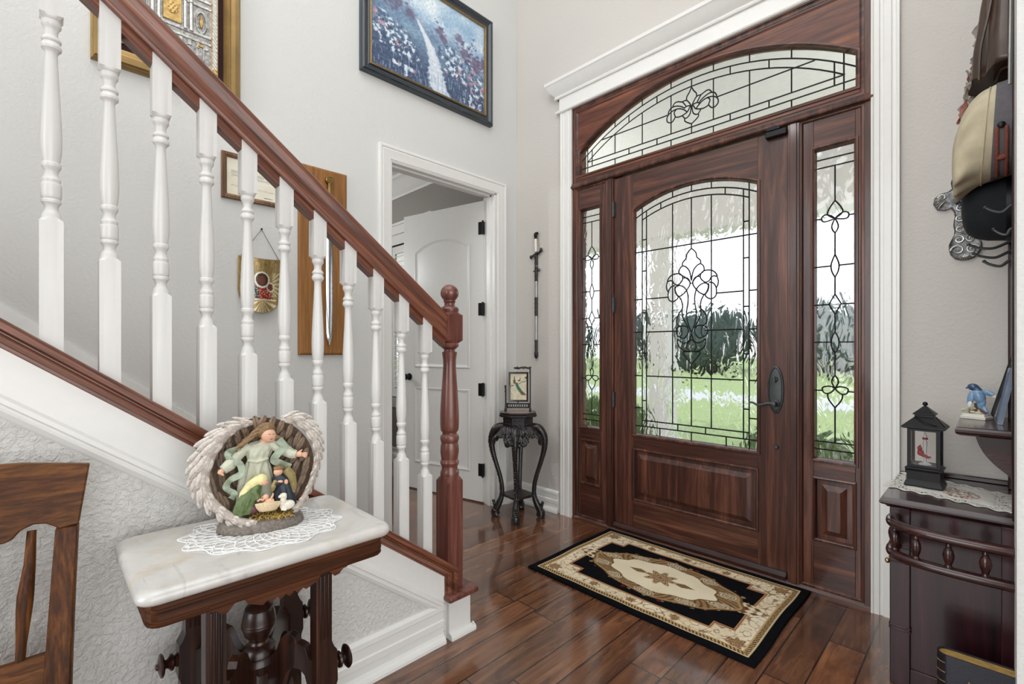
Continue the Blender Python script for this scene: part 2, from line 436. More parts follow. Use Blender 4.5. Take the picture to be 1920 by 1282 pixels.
# wall_back: front facade with the entry opening and the study window
bm = nb()
for a in ((-4.3, -2.62, 0, 5.2), (-2.62, -1.25, 0, .70), (-2.62, -1.25, 2.36, 5.2), (-1.25, .575, 0, 5.2), (.575, 2.345, 2.975, 5.2), (2.345, 8.1, 0, 5.2)):
    box(bm, a[0], a[1], 0, .14, a[2], a[3])
struct('wall_back', bm, m_wall_back, 'pale greige wall around the front door', 'wall', origin=(0, 0, 0), smooth=False)
# wall_left with the study doorway
bm = nb()
for a in ((-8, -1.152, 0, 5.2), (-1.152, -.239, 2.44, 5.2), (-.239, 0.0, 0, 5.2)):
    box(bm, -.12, 0, a[0], a[1], a[2], a[3])
struct('wall_left', bm, m_wall, 'pale grey wall with pictures beside the stairs', 'wall', origin=(0, 0, 0), smooth=False)
# wall_right: alcove wall and the end of the near wall at the picture's right edge
bm = nb(); box(bm, 2.83, 2.95, -.66, 0, 0, 5.2); box(bm, 2.7785, 2.95, -.85, -.66, 0, 5.2)
struct('wall_right', bm, m_wall, 'white wall end at the right edge', 'wall', smooth=False)
bm = nb(); box(bm, 7.6, 7.7, -8, 0, 0, 5.2)
struct('wall_far_right', bm, m_wall, 'plain wall of the family room', 'wall', smooth=False)
bm = nb(); box(bm, -4.3, 8.1, -8.1, -8, 0, 5.2)
struct('wall_rear', bm, m_wall, 'plain wall of the rear room', 'wall', smooth=False)
bm = nb(); box(bm, -4.3, -4.2, -8, 0, 0, 5.2)
struct('wall_study_far', bm, m_grayroom, 'grey far wall of the study', 'wall', smooth=False)
bm = nb(); box(bm, -4.2, -.12, -4.6, -4.5, 0, 3.05)
struct('wall_study_side', bm, m_grayroom, 'grey side wall of the study', 'wall', smooth=False)
bm = nb(); box(bm, -4.2, -.12, -4.5, 0, 3.05, 3.12)
struct('ceiling_study', bm, m_ceil, 'white study ceiling', 'ceiling', smooth=False)
# grey skin on the study side of the facade wall
bm = nb()
for a in ((-4.2, -2.62, 0, 3.05), (-2.62, -1.25, 0, .70), (-2.62, -1.25, 2.36, 3.05), (-1.25, -.12, 0, 3.05)):
    box(bm, a[0], a[1], -.006, 0, a[2], a[3])
struct('wall_study_front', bm, m_grayroom, 'grey painted wall seen through the study doorway', 'wall', smooth=False)
# study crown moulding
bm = nb()
pr = [(0, 2.86), (.012, 2.86), (.014, 2.885), (.03, 2.90), (.05, 2.93), (.085, 2.985), (.10, 3.01), (.118, 3.02), (.12, 3.05), (0, 3.05)]
loft(bm, [[(-4.2, -.006-d, z) for d, z in pr], [(-.12, -.006-d, z) for d, z in pr]], True, True, True)
struct('trim_study_crown', bm, m_trim, 'white crown moulding in the study', 'crown moulding')

# ---- baseboards
BB = [(0, .003), (.014, .003), (.016, .03), (.013, .036), (.013, .062), (.017, .066), (.017, .09), (.013, .096), (.013, .128), (.016, .132), (.015, .150), (.006, .162), (0, .162)]
SH = [(.012, 0), (.034, 0), (.033, .012), (.028, .022), (.018, .029), (.012, .029)]
def baseboard(name, segs, label):
    bm = nb()
    for p0, p1, nrm in segs:
        for prf in (BB, SH):
            loft(bm, [[(p[0]+nrm[0]*d, p[1]+nrm[1]*d, z) for d, z in prf] for p in (p0, p1)], True, True, True)
    return struct(name, bm, m_trim, label, 'baseboard', ang=.3)
baseboard('baseboard_back', [((.0, 0), (.452, 0), (0, -1))], 'white stepped baseboard behind the plant stand')
baseboard('baseboard_left', [((0, -.005), (0, -.13), (1, 0))], 'short white baseboard in the corner')
baseboard('baseboard_back_right', [((2.44, 0), (2.83, 0), (0, -1))], 'white baseboard behind the hall tree')
baseboard('baseboard_stairs', [((1.10, -3.9), (1.10, -1.56), (1, 0))], 'white stepped baseboard under the stairs')
baseboard('baseboard_study', [((-4.2, -.006), (-.12, -.006), (0, -1))], 'white baseboard in the study')

# ---- entry casing with crown head
bm = nb()
def casing_v(x0, x1, z1):
    w = x1-x0
    prf = [(0, 0), (0, .020), (.006, .022), (.012, .018), (.030, .018), (.034, .013), (.044, .013), (.048, .018), (w-.030, .018), (w-.026, .013), (w-.014, .013), (w-.010, .021), (w, .021), (w, 0)]
    loft(bm, [[(x0+a, -h, z) for a, h in prf] for z in (0, z1)], True, True, True)
casing_v(.477, .581, 2.985); casing_v(2.336, 2.440, 2.985)
struct('trim_entry_casing', bm, m_trim, 'white fluted casing around the front door', 'door casing', ang=.3)
bm = nb()
box(bm, .472, 2.445, -.024, 0, 2.972, 3.105)
hp = [(.0, 2.984), (.040, 2.984), (.043, 2.992), (.040, 3.0), (.0, 3.0)]
def wrap(prf, x0, x1):
    # profile mitred round the two ends of the head
    lp = []
    for d, z in prf: lp.append([(x0-d, 0, z), (x0-d, -d-.0, z), (x1+d, -d, z), (x1+d, 0, z)])
    loft(bm, lp, False)
wrap([(.0, 2.975), (.030, 2.975), (.034, 2.983), (.030, 2.992), (.022, 2.994)], .472, 2.445)
wrap([(.024, 3.078), (.034, 3.080), (.038, 3.088), (.034, 3.096), (.036, 3.102), (.046, 3.112), (.066, 3.138), (.082, 3.166), (.086, 3.172), (.090, 3.176), (.092, 3.196), (.0, 3.196)], .472, 2.445)
struct('trim_entry_head', bm, m_trim, 'white crown moulded head above the front door', 'door head', ang=.35)

# ---- study doorway casing and jamb
bm = nb()
CP = [(0, 0), (0, .018), (.004, .021), (.016, .021), (.020, .016), (.026, .016), (.030, .019), (.052, .015), (.074, .012), (.082, .012), (.086, .008), (.092, .008), (.092, 0)]
a0, a1, bt = -1.2425, -.128, 2.532
loft(bm, [[FA(y, z, h) for y, z, h in ((a0+d, 0, h), (a0+d, bt-d, h), (a1-d, bt-d, h), (a1-d, 0, h))] for d, h in CP], False)
box(bm, -.125, .004, -1.160, -1.146, 0, 2.446); box(bm, -.125, .004, -.246, -.232, 0, 2.446); box(bm, -.125, .004, -1.16, -.232, 2.432, 2.446)
box(bm, -.075, -.035, -1.146, -1.134, 0, 2.434); box(bm, -.075, -.035, -.258, -.246, 0, 2.434); box(bm, -.075, -.035, -1.146, -.246, 2.420, 2.432)
struct('trim_study_casing', bm, m_trim, 'white moulded casing of the study doorway', 'door casing', ang=.3)

# ---- study door, open into the study
d2 = thing('door_2', 'white two panel arch top door standing open into the study', 'door', (-.10, -.262, 0), kind='structure')
dirv = Vector((-.975, -.22, 0)).normalized(); nrm = Vector((dirv.y, -dirv.x, 0))   # nrm: face towards the foyer (-y side)
if nrm.y > 0: nrm = -nrm
hp0 = Vector((-.112, -.262, 0)); DWD = .87
def FD(a, b, h=0): q = hp0+dirv*a+nrm*h; return (q.x, q.y, b)
bm = nb()
loft(bm, [[FD(a, b, h) for a, b in rect(0, DWD, .012, 2.405)] for h in (-.036, 0)], True, True, True)
for (a0, a1, b0, b1, ar) in ((.13, DWD-.13, 1.07, 2.16, .09), (.13, DWD-.13, .24, .90, 0)):
    prf = [(0, .001), (.004, .0065), (.010, .0075), (.018, .005), (.028, .0016), (.040, .0012), (.052, .003), (.056, .0036)]
    hw = (a1-a0)/2
    if ar:
        R = (hw*hw+ar*ar)/(2*ar); lp = [[FD(a, b, h) for a, b in arch_pts(a0, a1, b0, (a0+a1)/2, b1-R, R, d, 18)] for d, h in prf]
    else: lp = [[FD(a, b, h) for a, b in rect(a0, a1, b0, b1, d)] for d, h in prf]
    loft(bm, lp, True, False, True)
    for q in lp: pass
obj('panel_leaf', bm, m_doorwhite, d2, ang=.25)
for i, z in enumerate((2.19, 1.545, .905, .265)):
    bm = nb(); tube(bm, [FD(-.006, z-.055, .012), FD(-.006, z+.055, .012)], .008, 10)
    box(bm, -.121, -.110, -.268, -.232, z-.050, z+.050)
    loft(bm, [[FD(a, b, h) for a, b in rect(-.004, .045, z-.05, z+.05)] for h in (.0005, .0025)], True, True, True)
    obj('hinge', bm, m_blackmetal, d2)
bm = nb(); c = FD(DWD-.07, .985, 0)
def knob(bm, c, ax, prof, n=20):
    ax = Vector(ax).normalized(); u = ax.orthogonal().normalized(); w = ax.cross(u); c = Vector(c)
    loft(bm, [[c+ax*h+(u*cos(2*PI*k/n)+w*sin(2*PI*k/n))*r for k in range(n)] for r, h in prof], True, True, True)
KP = [(.030, 0), (.031, .005), (.028, .010), (.013, .013), (.011, .030), (.016, .036), (.026, .043), (.029, .053), (.026, .062), (.015, .068), (.002, .069)]
knob(bm, c, nrm, KP); tag(obj('knob', bm, m_blackmetal, d2), 'black round knob')
bm = nb(); loft(bm, [[FD(DWD+e, b, h) for b, h in ((.955, -.03), (1.015, -.03), (1.015, -.006), (.955, -.006))] for e in (-.001, .0025)], True, True, True)
obj('latch_plate', bm, m_blackmetal, d2)

# ---- study window with shutters
w4 = thing('window_4', 'white shuttered window in the study, seen past the open door', 'window', (-1.93, 0, .70), kind='structure')
bm = nb(); framed(bm, mapB(-.006), -2.72, -1.15, .60, 2.46, [(0, 0), (0, .022), (.02, .026), (.085, .018), (.10, .012), (.10, -.10)])
box(bm, -2.72, -1.15, -.05, .0, 2.46, 2.55); box(bm, -2.76, -1.11, -.065, 0, 2.55, 2.575); obj('window_frame', bm, m_trim, w4)
bm = nb(); box(bm, -2.62, -1.25, .10, .106, .70, 2.36); obj('window_glass', bm, m_clear, w4)
for x0, x1 in ((-2.615, -1.94), (-1.93, -1.255)):
    bm = nb()
    box(bm, x0, x0+.05, .005, .03, .71, 2.35); box(bm, x1-.05, x1, .005, .03, .71, 2.35); box(bm, x0+.05, x1-.05, .006, .029, .71, .80); box(bm, x0+.05, x1-.05, .006, .029, 2.27, 2.35); box(bm, x0+.05, x1-.05, .006, .029, 1.48, 1.55)
    for k in range(26):
        z = .825+k*.0565
        if 1.47 < z < 1.56: continue
        loft(bm, [[(x, .018+(.030 if q in (1, 2) else -.030), z+(.006 if q in (1, 2) else -.006)+(.0035 if q in (2, 3) else -.0035)) for q in range(4)] for x in (x0+.05, x1-.05)], True, True, True)
    box(bm, (x0+x1)/2-.006, (x0+x1)/2+.006, -.012, -.002, .85, 2.24)
    obj('shutter_panel', bm, m_trim, w4, smooth=False)

# ================================================================ ENTRY DOOR UNIT
AX = 1.457
bm = nb()
box(bm, .575, .607, -.006, .13, 0, 2.975); box(bm, 2.309, 2.345, -.006, .13, 0, 2.975); box(bm, .607, 2.309, -.006, .13, 2.945, 2.975)
for x0, x1 in ((.878, .927), (1.985, 2.040)):
    box(bm, x0, x1, -.006, .13, 0, 2.42)
    box(bm, x0+.012, x1-.012, -.012, -.006, .02, 2.385)
box(bm, .575, 2.345, -.010, .13, 2.385, 2.425)
loft(bm, [[(x, -d, z) for d, z in ((.010, 2.385), (.020, 2.390), (.024, 2.400), (.018, 2.412), (.010, 2.425))] for x in (.575, 2.345)], True, True, True)
struct('trim_door_frame', bm, m_mah_v, 'mahogany jambs and mullions of the entry', 'door frame', ang=.3, bevel=.002)
bm = nb(); loft(bm, [[(x, -d, z) for d, z in ((-.13, 0), (.012, 0), (.012, .010), (.002, .024), (-.13, .024))] for x in (.58, 2.34)], True, True, True)
struct('trim_threshold', bm, m_mah_h, 'wooden threshold below the front door', 'threshold', ang=.3)

def raised_panel(bm, f, loopf):
    prf = [(-.006, .0), (-.004, .006), (.004, .008), (.010, .004), (.014, -.012), (.034, -.010), (.056, .004), (.060, .006)]
    loft(bm, [[f(a, b, h) for a, b in loopf(d)] for d, h in prf], True, False, True)

BEAD = [(-.014, .0), (-.012, .006), (-.004, .007), (.004, .002), (.006, -.012), (.010, -.024)]
# ---- transom (window_3)
w3 = thing('window_3', 'arched leaded glass transom with fleur-de-lis above the front door', 'transom window', (AX, .02, 2.42), kind='structure')
TX0, TX1, TZ0, TAP = .637, 2.280, 2.473, 2.905
hw = (TX1-TX0)/2; sg = .262; TR = (hw*hw+sg*sg)/(2*sg); TC = ((TX0+TX1)/2, TAP-TR)
outer = [(.607, 2.425), (2.309, 2.425), (2.309, 2.945), (.607, 2.945)]
bm = nb()
ar = arch_pts(TX0, TX1, TZ0, *TC, TR, 0, 40)
arc = ar[2:]            # right spring -> left spring
poly = [(2.309, TZ0)]+[(2.309, 2.945), (.607, 2.945), (.607, TZ0), (TX0, TZ0)]+list(reversed(arc))+[(TX1, TZ0)]
prism(bm, poly, lambda a, b: (a, .0, b), lambda a, b: (a, .06, b))
box(bm, .607, 2.309, 0, .06, 2.425, TZ0)
obj('wood_panel', bm, m_mah_lit, w3, ang=.3)
bm = nb(); framed(bm, mapB(0), .607, 2.309, 2.425, 2.945, [(0, .0), (0, .004), (.010, .006), (.020, .0)]); obj('edge_moulding', bm, m_mah_h, w3)
bm = nb(); loft(bm, [[FB(a, b, h) for a, b in arch_pts(TX0, TX1, TZ0, *TC, TR, d, 40)] for d, h in BEAD], True); obj('glass_bead', bm, m_mah_h, w3, ang=.5)
def pane(name, pts, parent, m):
    bm = nb(); prism(bm, pts, lambda a, b: (a, .026, b), lambda a, b: (a, .030, b)); return obj(name, bm, m, parent, smooth=False)
pane('glass_pane', arch_pts(TX0-.004, TX1+.004, TZ0-.004, *TC, TR+.004, 0, 40), w3, m_glass_soft)
GP = mapB(.028)
def mirror(pls, c): return pls+[[(2*c-a, b) for a, b in p] for p in pls]
def arc_at(off, x, C=TC, R=TR): return C[1]+sqrt((R-off)**2-(x-C[0])**2)
def curve_arc(off, x0, x1, C=TC, R=TR, n=30): return [(x0+(x1-x0)*i/n, arc_at(off, x0+(x1-x0)*i/n, C, R)) for i in range(n+1)]
L = [curve_arc(.052, TX0, TX1), curve_arc(.096, .693, 2.227), [(TX0, 2.526), (TX1, 2.526)], [(.693, 2.564), (2.227, 2.564)]]
half = []
half += [[(.693, TZ0), (.693, arc_at(0, .693))], [(.732, 2.526), (.732, arc_at(.052, .732))]]
for x in (.921, 1.128, 1.327): half += [[(x, TZ0), (x, 2.526)], [(x, 2.564), (x, arc_at(.096, x))], [(x, arc_at(.052, x)), (x, arc_at(0, x))]]
for x in (1.029, 1.232): half += [[(x, 2.526), (x, 2.564)], [(x, arc_at(.096, x)), (x, arc_at(.052, x))]]
half += [[(.815, 2.688), (1.305, 2.688)]]
FLEUR = [
 [(1.458, 2.804), (1.472, 2.777), (1.487, 2.757), (1.489, 2.738)],
 [(1.462, 2.697), (1.473, 2.716), (1.485, 2.732), (1.497, 2.738), (1.517, 2.737), (1.532, 2.743), (1.55, 2.749), (1.567, 2.745), (1.579, 2.728)],
 [(1.491, 2.698), (1.502, 2.717), (1.515, 2.735)],
 [(1.502, 2.693), (1.52, 2.708), (1.545, 2.721), (1.569, 2.727), (1.591, 2.722), (1.603, 2.709), (1.609, 2.691)],
 [(1.485, 2.664), (1.505, 2.684), (1.527, 2.698), (1.552, 2.705), (1.577, 2.703), (1.598, 2.694), (1.613, 2.679), (1.617, 2.662), (1.613, 2.647), (1.598, 2.636), (1.581, 2.636), (1.567, 2.65), (1.562, 2.663), (1.568, 2.681), (1.567, 2.692), (1.555, 2.704)],
 [(1.563, 2.661), (1.545, 2.653), (1.52, 2.652), (1.485, 2.664), (1.473, 2.681), (1.467, 2.695), (1.49, 2.699), (1.505, 2.691)],
 [(1.460, 2.695), (1.462, 2.67), (1.468, 2.645), (1.482, 2.632), (1.497, 2.629), (1.51, 2.643), (1.514, 2.651)],
 [(1.5, 2.627), (1.5, 2.614), (1.485, 2.6), (1.458, 2.583)]]
half += [[(2*1.458-a, b) for a, b in spline([(p[0], p[1], 0) for p in q], 4)] if False else [(v.x, v.y) for v in spline([(p[0], p[1], 0) for p in q], 4)] for q in FLEUR]
L += mirror(half, 1.458)+[[(1.458, 2.804), (1.458, arc_at(.052, 1.458))], [(1.458, 2.583), (1.458, 2.526)]]
bm = nb(); bars(bm, GP, L, .0040); obj('lead_came', bm, m_lead, w3)

# ---- sidelights
def sidelight(name, label, X0, X1, g0, g1, cx):
    w = thing(name, label, 'sidelight window', ((X0+X1)/2, .02, 0), kind='structure')
    Z0, Z1 = .672, 2.226
    bm = nb()
    box(bm, X0, g0, .004, .05, .024, 2.385); box(bm, g1, X1, .004, .05, .024, 2.385)
    obj('stile', bm, m_mah_v, w, bevel=.0015)
    bm = nb(); box(bm, g0, g1, .004, .05, .024, .268); box(bm, g0, g1, .004, .05, .583, Z0); box(bm, g0, g1, .004, .05, Z1, 2.385)
    obj('rail', bm, m_mah_h, w, bevel=.0015)
    bm = nb(); f = mapB(.004); framed(bm, f, X0, X1, .024, 2.385, [(0, .0), (0, .006), (.010, .008), (.016, .0)]); obj('edge_moulding', bm, m_mah_v, w)
    bm = nb(); raised_panel(bm, f, lambda d: rect(g0, g1, .268, .583, d)); obj('raised_panel', bm, m_mah_v, w, ang=.3)
    bm = nb(); loft(bm, [[f(a, b, h) for a, b in rect(g0, g1, Z0, Z1, d)] for d, h in BEAD], True); obj('glass_bead', bm, m_mah_v, w, ang=.5)
    pane('glass_pane', rect(g0-.004, g1+.004, Z0-.004, Z1+.004), w, m_glass)
    k = (g1-g0)/.172
    HF = [[(2.1865, 1.959), (2.2, 1.94), (2.213, 1.918), (2.218, 1.898), (2.207, 1.883), (2.1865, 1.87)],
          [(2.1865, 1.87), (2.201, 1.885), (2.223, 1.895), (2.239, 1.889), (2.243, 1.876), (2.236, 1.863), (2.217, 1.862), (2.1865, 1.87)],
          [(2.1865, 1.87), (2.196, 1.849), (2.2, 1.829), (2.195, 1.811), (2.1865, 1.799)],
          [(2.1865, 1.692), (2.197, 1.665), (2.203, 1.638), (2.199, 1.607), (2.1865, 1.58)],
          [(2.1865, 1.309), (2.199, 1.284), (2.203, 1.258), (2.199, 1.230), (2.1865, 1.205)],
          [(2.1865, 1.094), (2.198, 1.076), (2.199, 1.056), (2.1865, 1.03)],
          [(2.1865, 1.03), (2.203, 1.039), (2.226, 1.038), (2.24, 1.028), (2.234, 1.008), (2.217, 1.003), (2.2, 1.013), (2.1865, 1.03)],
          [(2.217, 1.003), (2.216, 0.983), (2.206, 0.962), (2.1865, 0.935)]]
    half = [[(v.x, v.y) for v in spline([(*p, 0) for p in q], 4)] for q in HF]
    half += [[(2.1865, 1.496), (2.212, 1.447), (2.1865, 1.398)]]
    for z, e in ((1.877, 2.243), (1.637, 2.203), (1.446, 2.212), (1.259, 2.203), (1.017, 2.238)): half.append([(e, z), (2.273, z)])
    Ls = mirror(half, 2.1865)
    Ls += [[(2.1, z), (2.273, z)] for z in (2.174, 2.133, .761, .722)]
    Ls += [[(2.1865, a), (2.1865, b)] for a, b in ((2.133, 1.959), (1.799, 1.692), (1.58, 1.496), (1.398, 1.309), (1.205, 1.094), (.935, .761))]
    Ls = [[(cx+(a-2.1865)*k, b) for a, b in q] for q in Ls]
    bm = nb(); bars(bm, GP, Ls, .0038); obj('lead_came', bm, m_lead, w)
sidelight('window_1', 'leaded glass sidelight left of the front door, by its hinges', .607, .878, .643, .815, .729)
sidelight('window_2', 'leaded glass sidelight right of the front door, by its lever', 2.040, 2.309, 2.100, 2.273, 2.1865)

# ---- the front door
d1 = thing('door_1', 'mahogany front door with arched leaded glass and dark lever handle', 'front door', (AX, .02, .02), kind='structure')
X0, X1, G0, G1 = .929, 1.983, 1.074, 1.837
GZ0, GAP = .666, 2.221; hw = (G1-G0)/2; sg = .088; DR = (hw*hw+sg*sg)/(2*sg); DC = ((G0+G1)/2, GAP-DR)
F1 = mapB(.006)
for a, b in ((X0, G0), (G1, X1)):
    bm = nb(); box(bm, a, b, .006, .05, .026, 2.376); obj('stile', bm, m_mah_v, d1, bevel=.0015)
bm = nb(); box(bm, G0, G1, .006, .05, .026, .238); obj('bottom_rail', bm, m_mah_h, d1, bevel=.001)
bm = nb(); box(bm, G0, G1, .006, .05, .574, GZ0); obj('lock_rail', bm, m_mah_h, d1, bevel=.001)
bm = nb(); ar = arch_pts(G0, G1, GZ0, *DC, DR, 0, 26)[2:]
prism(bm, [(G1, 2.376), (G0, 2.376)]+list(reversed(ar)), lambda a, b: (a, .006, b), lambda a, b: (a, .05, b)); obj('top_rail', bm, m_mah_h, d1, ang=.3)
bm = nb(); raised_panel(bm, F1, lambda d: rect(G0, G1, .238, .574, d)); obj('raised_panel', bm, m_mah_v, d1, ang=.3)
bm = nb(); loft(bm, [[F1(a, b, h) for a, b in arch_pts(G0, G1, GZ0, *DC, DR, d, 26)] for d, h in BEAD], True); obj('glass_bead', bm, m_mah_v, d1, ang=.5)
pane('glass_pane', arch_pts(G0-.004, G1+.004, GZ0-.004, *DC, DR+.004, 0, 26), d1, m_glass)
bm = nb(); loft(bm, [[(x, -d, z) for d, z in ((-.02, .026), (.016, .026), (.016, .040), (.004, .062), (-.02, .062))] for x in (X0+.004, X1-.004)], True, True, True)
obj('weather_strip', bm, m_hall_h, d1, ang=.3)
c0 = 1.457
def da(off, x): return arc_at(off, x, DC, DR)
Ls = [curve_arc(.045, G0, G1, DC, DR), curve_arc(.083, 1.128, 1.786, DC, DR)]
half = []
for x in (1.337,): half += [[(x, .760), (x, 1.60)], [(x, 1.60), (x, da(.083, x))], [(x, da(.045, x)), (x, da(0, x))]]
half += [[(1.128, GZ0), (1.128, da(0, 1.128))], [(1.158, .724), (1.158, da(.045, 1.158))]]
half += [[(G0, 1.859), (c0, 1.859)], [(1.158, 1.336), (1.375, 1.336)], [(1.158, 1.052), (c0, 1.052)], [(1.158, 1.55), (1.31, 1.55)]]
half += [[(G0, z), (1.128, z)] for z in (1.55, 1.336, 1.052, .842)]
half += [[(1.128, z), (1.158, z)] for z in (1.936, 1.733, 1.463, 1.199, .891)]
half += [[(1.258, da(.045, 1.258)), (1.258, da(.083, 1.258))], [(1.371, .724), (1.371, .762)], [(1.252, GZ0), (1.252, .724)]]
MOT = [
 [(1.457, 1.832), (1.472, 1.819), (1.486, 1.8), (1.49, 1.777), (1.502, 1.764), (1.512, 1.753), (1.512, 1.735), (1.495, 1.728), (1.474, 1.706), (1.464, 1.679), (1.457, 1.638)],
 [(1.512, 1.735), (1.529, 1.72), (1.535, 1.7), (1.529, 1.684), (1.502, 1.667), (1.476, 1.645), (1.460, 1.619)],
 [(1.512, 1.663), (1.516, 1.675), (1.532, 1.688), (1.558, 1.69), (1.585, 1.683), (1.604, 1.665), (1.61, 1.648), (1.591, 1.652), (1.575, 1.645), (1.566, 1.629), (1.544, 1.62), (1.524, 1.633), (1.512, 1.651), (1.512, 1.663)],
 [(1.61, 1.648), (1.617, 1.622), (1.615, 1.6), (1.607, 1.583)],
 [(1.564, 1.618), (1.585, 1.613), (1.602, 1.591), (1.607, 1.561), (1.601, 1.533), (1.577, 1.52), (1.553, 1.529), (1.541, 1.546), (1.556, 1.569), (1.562, 1.595), (1.559, 1.613)],
 [(1.487, 1.583), (1.505, 1.604), (1.532, 1.616), (1.553, 1.61), (1.56, 1.595), (1.552, 1.568), (1.535, 1.549), (1.506, 1.563), (1.487, 1.583)],
 [(1.512, 1.659), (1.484, 1.657), (1.467, 1.634), (1.469, 1.609), (1.487, 1.583)],
 [(1.487, 1.583), (1.478, 1.546), (1.478, 1.502), (1.486, 1.46), (1.486, 1.419), (1.477, 1.378), (1.457, 1.325)],
 [(1.535, 1.549), (1.519, 1.521), (1.512, 1.488), (1.515, 1.462), (1.512, 1.425), (1.495, 1.389), (1.476, 1.356)],
 [(1.513, 1.468), (1.532, 1.449), (1.544, 1.426), (1.551, 1.404), (1.547, 1.378), (1.526, 1.366)],
 [(1.526, 1.366), (1.495, 1.365), (1.477, 1.347), (1.477, 1.328), (1.487, 1.307), (1.506, 1.292), (1.529, 1.301), (1.518, 1.316), (1.519, 1.346), (1.526, 1.366)],
 [(1.526, 1.366), (1.547, 1.357), (1.555, 1.334), (1.544, 1.306), (1.529, 1.301)],
 [(1.457, 1.321), (1.464, 1.295), (1.476, 1.272), (1.502, 1.262), (1.529, 1.275), (1.544, 1.288)],
 [(1.544, 1.288), (1.544, 1.266), (1.536, 1.242), (1.51, 1.22), (1.484, 1.212), (1.457, 1.214)],
 [(1.457, 1.284), (1.481, 1.26), (1.485, 1.235), (1.474, 1.218)],
 [(1.457, 1.214), (1.484, 1.209), (1.506, 1.21), (1.508, 1.194), (1.491, 1.175), (1.48, 1.16), (1.457, 1.136)]]
half += [[(v.x, v.y) for v in spline([(*p, 0) for p in q], 4)] for q in MOT]
Ls += mirror(half, c0)
Ls += [[(G0, .724), (G1, .724)], [(1.128, .762), (1.786, .762)], [(c0, 1.832), (c0, da(.083, c0))], [(c0, da(.045, c0)), (c0, da(0, c0))], [(c0, 1.136), (c0, .762)], [(c0, GZ0), (c0, .724)]]
bm = nb(); bars(bm, GP, Ls, .0042); obj('lead_came', bm, m_lead, d1)
for z in (2.17, 1.525, .885):
    bm = nb(); tube(bm, [(.928, -.006, z-.05), (.928, -.006, z+.05)], .0085, 12); box(bm, .918, .940, -.001, .008, z-.05, z+.05); obj('hinge', bm, m_bronze, d1)
bm = nb()
def oval(rx, rz, h, cz=1.010, n=40): return [F1(1.927+rx*cos(2*PI*i/n), cz+rz*sin(2*PI*i/n), h) for i in range(n)]
loft(bm, [oval(.040, .126, 0), oval(.040, .126, .004), oval(.037, .122, .008), oval(.033, .117, .009), oval(.031, .114, .006), oval(.029, .110, .009), oval(.010, .04, .012)], True, False, True)
tag(obj('escutcheon', bm, m_bronze, d1), 'dark oval door plate')
bm = nb(); lathe(bm, [(.019, 0), (.018, -.008), (.012, -.012), (.010, -.04), (.013, -.052), (.002, -.056)], (1.929, -.004, .938), 18, 'y')
pts = spline([(1.929, -.048, .938), (1.905, -.056, .941), (1.880, -.058, .932), (1.855, -.058, .930), (1.830, -.058, .940), (1.812, -.058, .938)], 5)
tube(bm, pts, [.010-.006*i/(len(pts)-1) for i in range(len(pts))], 10); tag(obj('lever_handle', bm, m_bronze, d1), 'curved dark lever')
bm = nb(); lathe(bm, [(.014, 0), (.014, -.006), (.010, -.010), (.001, -.011)], (1.927, -.006, 1.065), 18, 'y'); box(bm, 1.922, 1.932, -.030, -.010, 1.050, 1.080); obj('thumb_turn', bm, m_bronze, d1)
bm = nb(); lathe(bm, [(.013, 0), (.013, -.005), (.009, -.012), (.001, -.013)], (1.929, .006, .707), 18, 'y'); obj('lock_button', bm, m_bronze, d1)
# alarm sensor at the top of the door
s_ = thing('door_sensor', 'small black alarm sensor at the top corner of the front door', 'sensor', (1.93, -.01, 2.335))
bm = nb(); box(bm, 1.884, 1.986, -.030, .005, 2.340, 2.372); obj('housing', bm, m_blackmetal, s_, bevel=.004)
bm = nb(); box(bm, 1.893, 1.955, -.028, -.010, 2.376, 2.392); tube(bm, [(1.935, -.022, 2.392), (1.935, -.022, 2.398)], .004, 8); obj('magnet', bm, m_blackmetal, s_, bevel=.003)
# ================================================================ STAIRS AND RAILING
SL = .7538; IC = sqrt(1+SL*SL)
def capz(y): return 1.2949-SL*(y+2.8244)
def FX(x): return lambda a, b: (x, a, b)
Y0 = -4.1
bm = nb()
prism(bm, [(Y0, 0), (-1.535, 0), (-1.535, .16), (-1.535, capz(-1.535)-.05), (Y0, capz(Y0)-.05)], FX(1.03), FX(1.10))
struct('wall_stairs', bm, m_wall_knock, 'knockdown textured wall under the stairs', 'wall', origin=(0, 0, 0), smooth=False)
bm = nb(); prism(bm, [(Y0, capz(Y0)-.19), (-1.566, capz(-1.566)-.19), (-1.545, .165), (-1.545, capz(-1.545)-.05), (Y0, capz(Y0)-.05)], FX(1.10), FX(1.108))
struct('trim_stair_stringer', bm, m_trim, 'smooth white stringer board below the stair rail cap', 'stringer', smooth=False)
bm = nb(); prf = [(1.10, .176), (1.111, .176), (1.119, .184), (1.119, .196), (1.112, .201), (1.112, .208), (1.116, .214), (1.108, .228), (1.10, .234)]
loft(bm, [[(x, y, capz(y)-d) for x, d in prf] for y in (Y0, -1.562)], True, True, True)
struct('trim_stair_moulding', bm, m_trim, 'white sloping moulding under the stringer board', 'moulding', ang=.3)
